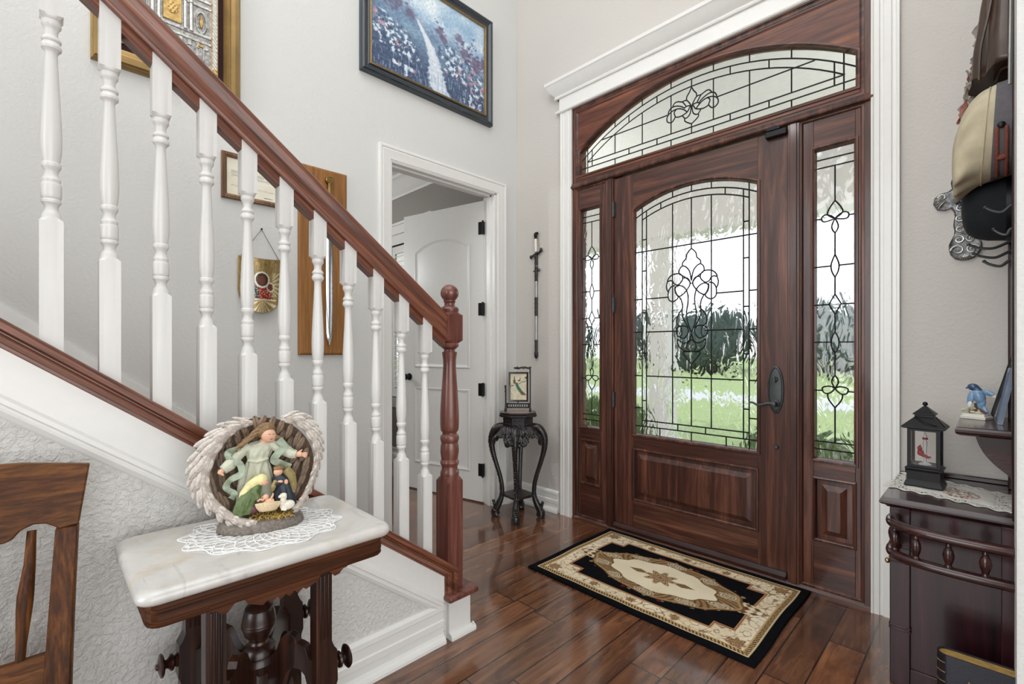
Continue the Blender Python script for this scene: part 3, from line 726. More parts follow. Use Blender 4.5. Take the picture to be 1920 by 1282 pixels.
# starting plinth
bm = nb(); box(bm, .99, 1.120, -1.537, -1.421, 0, .164)
for p0, p1, n_ in (((1.12, -1.537), (1.12, -1.406), (1, 0)), ((.99, -1.421), (1.136, -1.421), (0, 1))):
    loft(bm, [[(p[0]+n_[0]*(d-.012), p[1]+n_[1]*(d-.012), z) for d, z in SH] for p in (p0, p1)], True, True, True)
struct('trim_stair_plinth', bm, m_trim, 'white plinth block under the newel post', 'plinth', ang=.3)
st = thing('stairs', 'staircase with wooden treads and white risers rising along the left wall', 'stairs', (.53, -1.42, 0), kind='structure')
bm = nb()
for k in range(10):
    y = -1.421-.257*k; box(bm, .016, 1.03, y-.02, y, .194*k-(.02 if k else 0), .194*k+.166)
obj('riser', bm, m_trim, st, smooth=False)
for k in range(10):
    y = -1.421-.257*k; z = .194*k
    bm = nb()
    if k == 0: pts = [(.016, -1.70), (1.03, -1.70), (1.03, -1.556), (1.152, -1.556), (1.152, -1.396), (.016, -1.396)]
    else: pts = [(.016, y-.275), (1.03, y-.275), (1.03, y+.025), (.016, y+.025)]
    prism(bm, pts, lambda a, b: (a, b, z+.164), lambda a, b: (a, b, z+.192))
    obj('tread', bm, m_newel, st, bevel=.011, seg=4)
bm = nb(); prism(bm, [(Y0, capz(Y0)-.1), (-1.40, .0), (-1.26, .0), (-1.26, .12), (-2.869, 1.402), (Y0, 1.402+.79*1.231)], FX(0), FX(.014))
struct('trim_wall_skirt', bm, m_trim, 'white skirt board on the wall along the stairs', 'skirt board', smooth=False)

rl = thing('stair_railing', 'white turned balusters under a reddish wooden handrail with ball topped newel', 'railing', (1.06, -1.487, .19))
# shoe cap
bm = nb(); prf = [(.995, .0), (1.128, .0), (1.1345, .003), (1.136, .008), (1.134, .020), (1.126, .023), (1.121, .025), (1.121, .028), (1.127, .030), (1.130, .034), (1.129, .039), (1.122, .043), (1.119, .046), (1.113, .047), (1.113, .053), (1.106, .057), (1.0, .057)]
yv = -1.497
loft(bm, [[(x, Y0, capz(Y0)-d*IC) for x, d in prf], [(x, yv-d*.985, capz(yv-d)-d*IC) for x, d in prf], [(x, yv-d*.985, .191) for x, d in prf]], True, True, True)
obj('shoe_rail', bm, m_rail, rl, ang=.3)
RS = .777; RC = sqrt(1+RS*RS)
def rz(y): return 1.322+RS*(-1.598-y)
H = [(.0, 0), (.030, .0), (.0335, .006), (.034, .014), (.029, .020), (.0265, .027), (.0255, .040), (.028, .054), (.0325, .064), (.0335, .074), (.030, .084), (.019, .0915), (.0, .0935)]
prf = H+[(-a, n) for a, n in reversed(H[1:-1])]
bm = nb(); loft(bm, [[(1.063+a, y, rz(y)+n*RC) for a, n in prf] for y in (Y0, -1.524)], True, True, True); obj('handrail', bm, m_rail, rl, ang=.9)
bm = nb(); loft(bm, [[(1.06+a, y, rz(y)+n*RC) for a, n in ((-.02, 0.002), (.02, 0.002), (.02, -.024), (-.02, -.024))] for y in (Y0, -1.526)], True, True, True); obj('fillet', bm, m_rail, rl, smooth=False)

def sqloop(c, s, z, n=32): return [(c[0]+s*cos(2*PI*i/n)/max(abs(cos(2*PI*i/n)), abs(sin(2*PI*i/n))), c[1]+s*sin(2*PI*i/n)/max(abs(cos(2*PI*i/n)), abs(sin(2*PI*i/n))), z) for i in range(n)]
def ciloop(c, r, z, n=32): return [(c[0]+r*cos(2*PI*i/n), c[1]+r*sin(2*PI*i/n), z) for i in range(n)]
def turned_post(bm, c, s, segs):
    """segs: list of ('s', z) square loops and (r, z) round loops"""
    loft(bm, [sqloop(c, s, z) if k == 's' else ciloop(c, k, z) for k, z in segs], True, True, True)
PXP = [(80, .0185), (97, .0192), (108, .0186), (118, .0155), (135, .0125), (160, .0128), (172, .0165), (180, .0192), (188, .0188), (196, .0160), (206, .0178), (220, .0200), (232, .0190), (245, .0140), (256, .0118), (300, .0122), (400, .0142), (520, .0172), (640, .0196), (720, .0205), (790, .0196), (835, .0170), (846, .0162), (853, .0186), (866, .0192), (876, .0180), (888, .0145), (908, .0130), (926, .0150), (938, .0182), (948, .0180), (956, .0170), (966, .0193), (975, .0197), (1030, .0197), (1040, .0188), (1046, .0172), (1054, .0190), (1066, .0186), (1078, .0148), (1092, .0130), (1108, .0135), (1120, .0165), (1130, .0185), (1142, .0190)]
tz = lambda p: .815-(p-80)/1070*.495
by = -1.6178
b0 = bm = nb(); bz = capz(by)
segs = [('s', bz-.035), ('s', bz+.311), (.0205, bz+.319)]+[(r, bz+tz(p)) for p, r in reversed(PXP)]+[(.0205, bz+.8175), ('s', bz+.8255), ('s', bz+1.0)]
turned_post(bm, (1.06, by), .0222, segs)
bal = obj('baluster', bm, m_ball, rl, ang=.5)
for k in range(1, 16):
    c = bal.copy(); COL.objects.link(c); c.parent = rl
    yy = by-.1121*k
    c.location = (0, yy-by, capz(yy)-capz(by)); ORG[c.name] = ORG[bal.name]
NC = (1.058, -1.487)
NP = [('s', .188), ('s', .652), (.0395, .672), (.041, .682), (.039, .692), (.035, .700), (.0345, .714), (.039, .722), (.0415, .730), (.039, .738), (.0355, .744), (.038, .756), (.0405, .777), (.0395, .800), (.036, .816), (.039, .824), (.0415, .836), (.039, .846), (.031, .854), (.031, .860), (.036, .866), (.039, .873), (.0408, .895), (.0410, .930), (.0395, .975), (.0355, 1.04), (.031, 1.10), (.028, 1.150), (.0285, 1.175), (.0325, 1.206), (.033, 1.211), (.026, 1.213), (.024, 1.222), (.031, 1.228), (.038, 1.233), (.0405, 1.242), (.038, 1.250), ('s', 1.262), ('s', 1.372), (.038, 1.384), (.040, 1.391), (.0405, 1.398), (.036, 1.406), (.024, 1.412), (.0225, 1.420), (.024, 1.428), (.027, 1.432), (.027, 1.436), (.023, 1.438)]
bm = nb(); turned_post(bm, NC, .041, NP); nw = obj('newel_post', bm, m_newel, rl, ang=.5)
bm = nb(); ell(bm, (NC[0], NC[1], 1.468), (.0395, .0395, .0385), sub=4); obj('ball_finial', bm, m_newel, nw)

# ================================================================ RUG
RX0, RX1, RY0, RY1 = .905, 2.090, -.823, -.024
RWd = RX1-RX0; RHt = RY1-RY0
def rugcol(u, v):
    x = (u-.5)*RWd; y = (v-.5)*RHt              # metres from centre
    ax, ay = abs(x), abs(y); hx, hy = RWd/2, RHt/2
    ex, ey = hx-ax, hy-ay; e = min(ex, ey)
    n = nz(x*30, y*30); blk = (13+3*n, 14+3*n, 17+3*n)
    crm = mixc((236, 224, 198), (212, 192, 156), .35+.6*nz(x*9, y*9, 3)); gold = (150, 120, 82); brn = (96, 70, 48); red = (96, 30, 30)
    if e < .036: return blk
    if e < .041: return (206, 186, 146)
    if e < .062:
        s = (y if ex < ey else x)
        return (54, 40, 30) if ((s+(e-.05)*.6)/.0155) % 1 < .5 else (188, 154, 108)
    if e < .067: return (196, 168, 122)
    # central medallion (pointed oval)
    mx, my = .40, .205
    q = (ax/mx)**1.55+(ay/my)**1.75
    wob = .045*sin(atan2(y/my, x/mx)*10)
    q2 = q+wob
    # centre flower
    r = sqrt(x*x+(y*1.25)**2); th = atan2(y*1.25, x)
    pet = .075+.020*cos(8*th)
    leaf = abs(y)*1.0 < .022*(1-abs(ax-.125)/.06) and .07 < ax < .185
    if r < pet:
        k = (r/pet*3.1+.25*sin(8*th)) % 1
        return mixc((176, 146, 110), (92, 66, 48), 1 if k < .34 else 0) if r > .012 else (120, 90, 64)
    if leaf: return mixc(gold, brn, .8 if abs(y) < .003 or (ax*90+ay*70) % 1 < .35 else .15)
    if q2 < .62: return mixc(crm, (232, 220, 192), .6)
    if q2 < 1.10:
        s_ = atan2(y/my, x/mx); ph = (s_*5/PI) % 1; dx_ = (ph-.5)*.16; dy_ = (q2-.84)*.17
        rr_ = sqrt(dx_*dx_+dy_*dy_); sw_ = (rr_*95-atan2(dy_, dx_)/PI*1.0) % 1
        if q2 < .66 or q2 > 1.05: return (112, 86, 56)
        if q2 > 1.0: return (178, 146, 104)
        if rr_ < .040: return brn if sw_ < .30 else gold if sw_ < .55 else (216, 204, 176)
        return mixc(gold, brn, .9 if sin(s_*44+q2*30) > .3 else 0)
    # red jewel tips at the medallion ends
    if (ax-mx*1.04)**2*1.0+(y*1.1)**2 < .0155**2: return red
    if (ax-.10)**2+((ay-my*1.05)*1.1)**2 < .012**2: return red
    tail = ((ax-mx)/.10)**2+(y/.055)**2
    if ax > mx*.88 and tail < 1:
        a = sin(ax*150)+sin(ay*190+ax*60); return brn if a > 1.0 else gold if a > 0 else crm
    # black field with stepped corners
    fx, fy = hx-.150, hy-.140
    st_ = (ax < fx and ay < fy-.055) or (ax < fx-.085 and ay < fy)
    if st_:
        c_ = abs(nz(x*16, y*16, 9)); near = q2-1.06
        if near < .16 and sin(x*70)*sin(y*80) > .72: return (150, 128, 92)
        return blk
    d = max(min(max(ax-fx, ay-fy+.055), max(ax-fx+.085, ay-fy)), 0)
    if d < .006: return (176, 132, 92)
    if d < .011: return (120, 40, 38)
    if d < .015: return (210, 190, 150)
    # cream border with scrolling flowers
    fl = 1e9
    for (cx, cy) in ((hx-.105, hy-.10), (.0, hy-.095), (.22, hy-.10), (hx-.10, .0)):
        dx, dy = ax-cx, ay-cy; rr = sqrt(dx*dx+dy*dy); t2 = atan2(dy, dx)
        R_ = (.034 if cx == hx-.105 else .022)*(1+.22*cos(7*t2))
        if rr < R_: return brn if (rr/R_*2.4+.3*sin(7*t2)) % 1 < .42 else (172, 140, 102)
    sc = nz(x*22, y*22, 5)
    if abs(sc) < .045: return mixc(crm, (122, 96, 66), .75)
    if abs(nz(x*30+7, y*30, 2)) < .03: return mixc(crm, (170, 132, 92), .8)
    return crm
m_rug = attr_mat('woven_rug_pile', 1.0, bump=.6, bscale=420); m_rug.node_tree.nodes['Principled BSDF'].inputs['Specular IOR Level'].default_value = .08
def rugskirt(bm, V, lay):
    ring = V[0]+[r[-1] for r in V[1:]]+list(reversed(V[-1][:-1]))+[r[0] for r in reversed(V[1:-1])]
    low = []
    for v in ring:
        w = bm.verts.new((v.co.x+(v.co.x-1.4975)*.003, v.co.y+(v.co.y+.4235)*.004, .0005)); w[lay] = v[lay]; low.append(w)
    n = len(ring)
    for i in range(n): bm.faces.new((ring[i], low[i], low[(i+1) % n], ring[(i+1) % n]))
rug = color_grid('rug', 360, 242, lambda u, v: (RX0+RWd*u+.003*sin(v*9), RY0+RHt*v+.003*sin(u*7+1), .0125+.0012*sin(u*31)*sin(v*17)), rugcol, m_rug, extra=rugskirt)
tag(rug, 'black and cream medallion rug on the floor in front of the door', 'rug')
# ================================================================ MARBLE TOP TABLE
TCx, TCy = 1.357, -2.346
tb = thing('side_table', 'antique carved walnut side table with white marble top under the stairs', 'side table', (TCx, TCy, 0))
def rrect(x0, x1, y0, y1, r, n=6):
    out = []
    for cx, cy, a in ((x1-r, y1-r, 0), (x0+r, y1-r, 90), (x0+r, y0+r, 180), (x1-r, y0+r, 270)):
        for i in range(n+1): t = radians(a+90*i/n); out.append((cx+r*cos(t), cy+r*sin(t)))
    return out
bm = nb(); X0, X1, Y0t, Y1t = 1.158, 1.566, -2.628, -2.064
loft(bm, [[(x, y, z) for x, y in rrect(X0+d, X1-d, Y0t+d, Y1t-d, .035)] for d, z in ((.012, .7105), (.004, .713), (.0, .719), (.0, .727), (.003, .734), (.009, .739), (.016, .7405))], True, True, True)
obj('marble_top', bm, m_marble, tb, ang=.8)
bm = nb(); prf = [(.022, .710), (.018, .704), (.018, .697), (.021, .694), (.021, .690), (.018, .687), (.018, .673), (.022, .670), (.022, .667), (.018, .664), (.020, .659), (.032, .655)]
loft(bm, [[(x, y, z) for x, y in rrect(X0+d, X1-d, Y0t+d, Y1t-d, .03, 4)] for d, z in prf], True, True, True)
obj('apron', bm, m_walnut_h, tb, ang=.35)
# hanging carved skirts on the two long sides and the short sides
def skirt(f0, f1, half, k):
    pts = [(-half, .642)]
    pts += [(-half, .622), (-half+.012, .620), (-half+.022, .610), (-half+.034, .608), (-half+.042, .618), (-half+.052, .626), (-half+.070, .624)]
    w = half-.075; n = 5
    pts += [(-w, .612)]
    for i in range(n): a = -w*.62+2*w*.62*i/n; pts += [(a, .600-.004*(1-abs(i-n/2)/n)), (a+.6*2*w*.62/n, .606)]
    pts += [(w*.62, .600), (w, .612)]
    pts += [(half-.070, .624), (half-.052, .626), (half-.042, .618), (half-.034, .608), (half-.022, .610), (half-.012, .620), (half, .622), (half, .642)]
    pts = [(a_, b_+.035) for a_, b_ in pts]
    bm = nb(); prism(bm, pts, f0, f1); return obj('skirt', bm, k, tb, ang=.3)
for x in (1.176, 1.528): skirt(lambda a, b: (x, TCy+a, b), lambda a, b: (x+.018, TCy+a, b), .155, m_walnut_h)
for y in (-2.60, -2.112): skirt(lambda a, b: (TCx+a*.62, y, b), lambda a, b: (TCx+a*.62, y+.018, b), .155, m_walnut_h)
LEGS = [(1.505, -2.484), (1.505, -2.243), (1.206, -2.466), (1.206, -2.216)]
for lx, ly in LEGS:
    s = 1 if ly > TCy else -1
    # slab leg profile in y-z with fluted face; s points outward along the table's length
    out = [(-.020, .657), (.020, .657), (.020, .468), (.026, .452), (.034, .440), (.036, .360), (.030, .342), (.030, .19), (.045, .15), (.075, .10), (.120, .062), (.130, .030), (.126, .0), (.085, .0), (.070, .028), (.035, .060), (-.004, .105), (-.020, .16)]
    bm = nb(); prism(bm, out, lambda a, b: (lx-.021, ly+s*a, b), lambda a, b: (lx+.021, ly+s*a, b))
    for dy in (-.010, 0, .010):
        tube(bm, [(lx+.021, ly+dy, .645), (lx+.021, ly+dy, .48)], .0028, 6); tube(bm, [(lx-.021, ly+dy, .645), (lx-.021, ly+dy, .48)], .0028, 6)
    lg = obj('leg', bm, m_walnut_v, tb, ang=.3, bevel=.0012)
    bm = nb(); lathe(bm, [(r_, s*h_*.66) for r_, h_ in ((.016, 0), (.017, .006), (.013, .010), (.020, .016), (.021, .024), (.013, .032), (.010, .038), (.012, .042), (.024, .046), (.030, .052), (.028, .058), (.016, .063), (.008, .066), (.007, .071), (.001, .074))], (lx, ly+s*.034, .398), 32, 'y')
    obj('knob', bm, m_walnut_v, lg)
bm = nb(); lathe(bm, [(.010, .700), (.010, .640), (.011, .618), (.016, .600), (.030, .588), (.034, .583), (.033, .578), (.036, .572), (.040, .556), (.041, .546), (.042, .543), (.041, .540), (.042, .536), (.041, .532), (.039, .528), (.034, .512), (.025, .502), (.021, .494), (.024, .488), (.034, .482), (.040, .472), (.042, .462), (.039, .458), (.043, .452), (.046, .442), (.042, .434), (.036, .415)][::-1], (TCx, TCy, -.042), 36)
turned_post(bm, (TCx, TCy), .034, [('s', .20), ('s', .376), (.033, .386)])
lathe(bm, [(.020, .10), (.036, .12), (.040, .14), (.030, .16), (.036, .175), (.042, .185), (.036, .200)], (TCx, TCy, 0), 30)
obj('centre_column', bm, m_walnut_v, tb, ang=.5)
# pierced scroll brackets joining the column to each leg
BR = [(a_, b_+.03) for a_, b_ in ((.030, .385), (.045, .392), (.060, .410), (.068, .432), (.080, .446), (.098, .452), (.110, .444), (.116, .430), (.126, .428), (.140, .422), (.146, .408), (.150, .392), (.168, .388), (.168, .30), (.156, .292), (.148, .302), (.146, .330), (.140, .350), (.126, .364), (.104, .366), (.088, .352), (.080, .330), (.074, .306), (.066, .294), (.050, .300), (.030, .312))]
BR2 = [(a_, b_+(.03 if b_ > .25 else 0)) for a_, b_ in ((.060, .20), (.085, .20), (.092, .26), (.100, .286), (.112, .300), (.108, .332), (.104, .344), (.098, .332), (.090, .308), (.074, .290), (.060, .255))]
for lx, ly in LEGS:
    dx, dy = lx-TCx, ly-TCy; ln = sqrt(dx*dx+dy*dy); ux, uy = dx/ln, dy/ln; k = (ln-.012)/.168
    g0 = lambda a, b: (TCx+ux*a*k-uy*.011, TCy+uy*a*k+ux*.011, b); g1 = lambda a, b: (TCx+ux*a*k+uy*.011, TCy+uy*a*k-ux*.011, b)
    bm = nb(); prism(bm, BR, g0, g1); prism(bm, BR2, g0, g1)
    prism(bm, [(.02, .14), (.165, .14), (.165, .17), (.12, .19), (.06, .205), (.02, .205)], g0, g1)
    for a, b in ((.098, .468), (.128, .445), (.072, .455)): tube(bm, [g0(a, b), tuple(q+w*.001 for q, w in zip(g0(a, b), (-uy, ux, 0)))], .003, 8); 
    obj('bracket', bm, m_walnut_v, tb, ang=.4, bevel=.0015)

# ---- crocheted doily
bm = nb(); DC_ = Vector((1.352, -2.330, .7422)); da_ = 21
fx = Vector((.35, .94, 0)).normalized(); fy = Vector((-fx.y, fx.x, 0))
def dp(r, t):
    sc = 1+.055*cos(12*t)*sstep(.75, 1, r)
    p = DC_+fx*(.186*r*sc*cos(t))+fy*(.152*r*sc*sin(t)); p.z += .0006*sin(r*60+t*9)
    return p
rings = [.28, .42, .56, .70, .82, .92, 1.0]
NS = 32
for k, (ra, rb) in enumerate(zip(rings, rings[1:])):
    for i in range(NS):
        t0 = 2*PI*(i+.5*(k % 2))/NS; t1 = 2*PI*(i+.5*(k % 2)+.5)/NS; t2 = 2*PI*(i+.5*(k % 2)+1)/NS
        rad = .0015 if k < 4 else .0018
        tube(bm, [dp(ra, t0), dp(rb-.03, t0+.0)], rad, 4) if False else None
        tube(bm, [dp(ra, t0), dp(rb, t1)], rad, 4); tube(bm, [dp(ra, t2), dp(rb, t1)], rad, 4)
        if k >= 4 and (i//2) % 2 == 0: tube(bm, [dp(ra, t0), dp((ra+rb)/2, t1), dp(ra, t2)], .0017, 4)
for r in (.30, .60, .86, 1.0): tube(bm, [dp(r, 2*PI*i/144) for i in range(144)], .0014, 5, True)
for i in range(24): t = 2*PI*i/24; tube(bm, [dp(.02, t), dp(.30, t)], .0012, 4)
dl = obj('doily', bm, m_lace, None); tag(dl, 'white crocheted doily on the marble table top', 'doily')

# ================================================================ ANGEL NATIVITY FIGURINE
AO = Vector((1.331, -2.342, .7425)); Af = Vector((.955, -.297, 0)); Ar = Vector((.297, .955, 0)); K = .000318
ag = thing('angel_figurine', 'resin angel with wrapped wings sheltering a nativity group, on the doily', 'figurine', AO)
def Q(px, py, c=0): return AO+Ar*((px-690)*K)+Vector((0, 0, 1))*((1042-py)*K)+Af*(c*K)
def qt(bm, pts, r, n=10): tube(bm, [Q(*p) for p in pts], [x*K for x in r] if isinstance(r, (list, tuple)) else r*K, n)
AR3 = Matrix((Ar, Af, Vector((0, 0, 1)))).transposed()   # local (right, front, up) -> world
def qe(bm, c, r, rot=0, sub=3):
    R3 = AR3 @ Matrix.Rotation(-radians(rot), 3, 'Y')
    ell(bm, Q(*c), (r[0]*K, r[2]*K, r[1]*K), R3, sub)
# base
bm = nb()
for r, z in ((.96, 1050), (1.0, 1040), (.98, 1000), (.9, 960), (.6, 945)):
    pass
loops = []
for r, py in ((.97, 1042), (1.0, 1030), (.985, 990), (.93, 958), (.80, 945), (.3, 940)):
    loops.append([Q(720+330*r*cos(2*PI*i/60)+8*nz(i*.9, py), py+6*nz(i*.7, 3), 190*r*sin(2*PI*i/60)+9*nz(i*.8, py, 4)) for i in range(60)])
for v in loops[0]: v.z = AO.z
loft(bm, loops, True, True, True); obj('base', bm, m_stone, ag, ang=1.2)
# straw
bm = nb(); rng = random.Random(3)
for i in range(150):
    x, c = rng.uniform(630, 960), rng.uniform(-30, 170); y = 935+rng.uniform(-14, 14)
    a = rng.uniform(0, PI); l = rng.uniform(14, 30)
    qt(bm, [(x-l*cos(a), y+6, c-l*sin(a)), (x, y-rng.uniform(6, 16), c), (x+l*cos(a), y+6, c+l*sin(a))], 3.4, 5)
obj('straw', bm, m_straw, ag)
# back shell (inner faces of the wings)
bm = nb(); N = 40; loops = []
for k in range(8):
    r = 1-.14*k; d = -150*(1-r*r)-0
    loops.append([Q(705+430*r*cos(2*PI*i/N), 545+425*r*sin(2*PI*i/N), -40+d+8*nz(i, k)) for i in range(N)])
sh = loft(bm, loops, True, False, True)
INNER = bm
# feathered outer wings
def feather(bm, p, d, ln, wd, c, tilt=0):
    """leaf from p along direction d (picture axes), ridge towards the viewer, grooved barbs"""
    dx, dy = d; l = sqrt(dx*dx+dy*dy); dx /= l; dy /= l; nx, ny = -dy, dx
    rows = []
    S_ = (0, .12, .25, .4, .55, .7, .82, .92, 1.0); W2 = (.4, .75, .95, 1.0, 1.0, .92, .74, .48, .10)
    for s, w in zip(S_, W2):
        bend = .10*s*s
        px, py = p[0]+dx*ln*s+nx*ln*bend, p[1]+dy*ln*s+ny*ln*bend
        cc = c+tilt*s+8*sin(s*PI)
        g = 4*sin(s*24)
        rows.append([Q(px+nx*wd*w*q, py+ny*wd*w*q, cc+hgt) for q, hgt in ((-1, -3), (-.75, 5+g), (-.3, 10-g), (-.06, 7), (0, 14), (.06, 7), (.3, 10+g), (.75, 5-g), (1, -3), (.5, -10), (-.5, -10))])
    loft(bm, rows, True, True, True)
bmesh.ops.solidify(INNER, geom=list(INNER.faces), thickness=.004)
for r, cnt in ((.90, 30), (.72, 24), (.54, 16)):
    for j in range(cnt):
        t = 2*PI*(j+.5*(r == .72))/cnt+rng.uniform(-.05, .05); px, py = 705+430*r*cos(t), 545+425*r*sin(t)
        if py > 860: continue
        sgn = -1 if px < 705 else 1
        feather(INNER, (px, py-60), (-sgn*.35+rng.uniform(-.1, .1), 1), 135, 26, -28-150*(1-r*r)+10, 4)
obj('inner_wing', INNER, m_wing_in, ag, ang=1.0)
def lerpl(L, t): t = t*(len(L)-1); a = int(min(t, len(L)-2)); return L[a]+(L[a+1]-L[a])*(t-a)
def wing(path, widths, depth, flip, nf):
    sp = spline([(*p, 0) for p in path], 10); n = len(sp); core = nb(); bm = nb()
    tube(core, [Q(p.x, p.y, lerpl(depth, i/(n-1))) for i, p in enumerate(sp)], [lerpl(widths, i/(n-1))*.58*K for i in range(n)], 12)
    for row, (off, spread, lf, wf, cf) in enumerate(((.95, .26, 1.9, .30, -.05), (.55, .15, 1.9, .32, .25), (.10, .05, 1.8, .34, .52), (-.45, -.06, 1.6, .34, .42))):
        m = nf-row*2
        for j in range(m):
            t = (j+.35*(row % 2)+.1)/m; i = int(t*(n-1)); p = sp[i]
            tg = (sp[min(i+1, n-1)]-sp[max(i-1, 0)]).normalized(); nx, ny = -tg.y, tg.x
            if flip: nx, ny = -nx, -ny
            w = lerpl(widths, t); jit = rng.uniform(-.07, .07)
            feather(bm, (p.x+nx*off*w*.62, p.y+ny*off*w*.62), (tg.x+nx*spread+jit, tg.y+ny*spread+jit), w*lf*(1-.45*t), w*wf, lerpl(depth, t)+w*cf, -4)
    return core, bm
LW = ([(650, 160), (540, 180), (420, 270), (335, 410), (300, 570), (335, 725), (440, 850), (560, 930), (690, 960)], [40, 66, 92, 98, 88, 72, 64, 58, 40], [-60, -30, 0, 10, 20, 50, 90, 130, 160], False, 15)
RW = ([(870, 160), (985, 150), (1085, 235), (1150, 360), (1160, 500), (1130, 640), (1080, 760), (1020, 850), (965, 905)], [44, 70, 72, 58, 46, 42, 40, 42, 36], [-70, -50, -30, -10, 0, 20, 60, 100, 120], True, 15)
for wd_ in (LW, RW):
    core, bm = wing(*wd_); nc = len(core.faces)
    me_ = bpy.data.meshes.new('tmp'); bm.to_mesh(me_); bm.free(); core.from_mesh(me_); bpy.data.meshes.remove(me_); core.faces.ensure_lookup_table()
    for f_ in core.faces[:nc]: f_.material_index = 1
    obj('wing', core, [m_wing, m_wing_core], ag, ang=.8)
# the angel
def qdrape(bm, rings, n=72):
    # rings (px, py, depth, half width, half depth, fold, count, phase)
    loft(bm, [[Q(px+w*(1+f*sin(k*(2*PI*i/n)+ph)+f*.5*sin(k*1.7*(2*PI*i/n)-ph))*cos(2*PI*i/n), py+4*sin(3*(2*PI*i/n)+ph), c+d*(1+f*sin(k*(2*PI*i/n)+ph))*sin(2*PI*i/n)) for i in range(n)] for px, py, c, w, d, f, k, ph in rings], True, True, True)
bm = nb()
qdrape(bm, [(735, 318, -20, 42, 34, 0, 5, 0), (715, 335, -25, 92, 50, .02, 7, 0), (705, 380, -25, 100, 62, .05, 9, .4), (698, 430, -25, 92, 60, .07, 11, .6), (692, 472, -25, 80, 50, .03, 11, .8), (690, 490, -25, 82, 52, .08, 11, 1), (684, 560, -35, 104, 62, .12, 9, 1.2), (680, 640, -45, 122, 66, .14, 9, 1.5), (680, 760, -50, 140, 70, .14, 9, 1.9), (690, 860, -50, 150, 70, .14, 9, 2.2)])
qt(bm, [(790, 345, -30), (870, 405, -10), (950, 443, 20), (990, 450, 30)], [44, 44, 44, 36]); qt(bm, [(625, 345, -30), (550, 415, -10), (485, 488, 30), (440, 522, 50)], [44, 46, 50, 40])
for k in range(5): qt(bm, [(800+8*k, 345+10*k, 8), (880+6*k, 405+12*k, 30), (950+4*k, 430+12*k, 50)], [4, 9, 5], 6); qt(bm, [(620-6*k, 345+10*k, 8), (545-4*k, 420+10*k, 34), (470+2*k, 490+8*k, 66)], [4, 9, 5], 6)
qt(bm, [(612, 470, 8), (690, 485, 32), (775, 468, 8)], 11)
remeshed('gown', bm, m_gown, ag)
bm = nb(); qe(bm, (770, 262, 20), (58, 72, 62), 25, 4); qe(bm, (812, 268, 58), (10, 14, 12), 20); qe(bm, (735, 330, -10), (36, 46, 36)); qe(bm, (790, 305, 40), (26, 18, 22)); qe(bm, (815, 288, 46), (9, 5, 8))
remeshed('head', bm, m_skin, ag, .0011, 2)
bm = nb(); qt(bm, [(985, 450, 30), (1010, 450, 36), (1030, 452, 40)], [22, 26, 22])
for k, (dx, dy) in enumerate(((48, -6), (52, 6), (48, 18), (40, 28))): qt(bm, [(1028, 446+4*k, 40), (1028+dx*.6, 446+4*k+dy*.6, 44), (1028+dx, 446+4*k+dy, 42)], [8, 7, 5], 8)
qt(bm, [(1000, 440, 36), (1020, 420, 46), (1036, 410, 48)], [9, 8, 5], 8)
remeshed('hand', bm, m_skin, ag, .0010, 1)
bm = nb(); qt(bm, [(440, 520, 60), (425, 530, 70), (415, 545, 76)], [20, 22, 14])
for k in range(4): qt(bm, [(425, 520+6*k, 74), (440, 545+3*k, 86), (450, 550+2*k, 80)], [7, 6, 5], 8)
remeshed('hand', bm, m_skin, ag, .0010, 1)
for (ex, ey, ec) in ((778, 246, 78), (810, 250, 70)):
    bm = nb(); qt(bm, [(ex-11, ey, ec), (ex, ey+5, ec+3), (ex+11, ey+2, ec)], [1.5, 3, 1.5], 6); obj('eyelid', bm, m_hair, ag)
bm = nb(); qt(bm, [(782, 292, 74), (794, 295, 75), (805, 293, 70)], [2, 4.5, 2], 8); obj('lips', bm, m_rose, ag)
bm = nb(); qe(bm, (748, 225, 0), (78, 66, 70), 20); 
for k in range(16):
    qt(bm, spline([(740+3*k, 178+2*k, 44-2*k, ), (690-2*k, 196+5*k, 46), (655-4*k, 232+6*k, 34+8*sin(k)), (625-5*k+12*sin(k*2), 268+6*k, 24+8*sin(k*1.7)), (585-4*k+18*sin(k), 300+7*k, 6), (545-3*k+22*sin(k*1.3), 340+7*k, -14)], 4), [10+3*sin(j*.9+k) if j < 17 else 6 for j in range(21)], 8)
for k in range(6): qt(bm, [(800, 250, 0), (820+8*k, 300, -5), (840+10*k, 340+6*k, -20)], [10, 12, 6], 8)
remeshed('hair', bm, m_hair, ag, .0010, 1)
bm = nb()
def ribbon(bm, pts, w, th=5):
    sp = spline([Q(*p) for p in pts], 6); loops = []
    for i, p in enumerate(sp):
        t = (sp[min(i+1, len(sp)-1)]-sp[max(i-1, 0)]).normalized(); s = t.cross(Af).normalized()
        s = (s+Af*.5*sin(i*.45)).normalized()
        loops.append([p+s*(w*K)+Af*(th*K), p+s*(w*K)-Af*(th*K), p-s*(w*K)-Af*(th*K), p-s*(w*K)+Af*(th*K)])
    loft(bm, loops, True, True, True)
ribbon(bm, [(560, 360, 20), (480, 380, 40), (490, 440, 50), (560, 480, 60), (570, 560, 60), (490, 610, 50), (465, 670, 50), (520, 720, 60), (500, 760, 60)], 26)
ribbon(bm, [(850, 310, 20), (890, 370, 40), (840, 430, 50), (810, 480, 40), (880, 520, 30), (940, 560, 20)], 30)
ribbon(bm, [(880, 340, 10), (920, 390, 30), (960, 420, 40)], 24); obj('sash', bm, m_gown2, ag, ang=1.2)
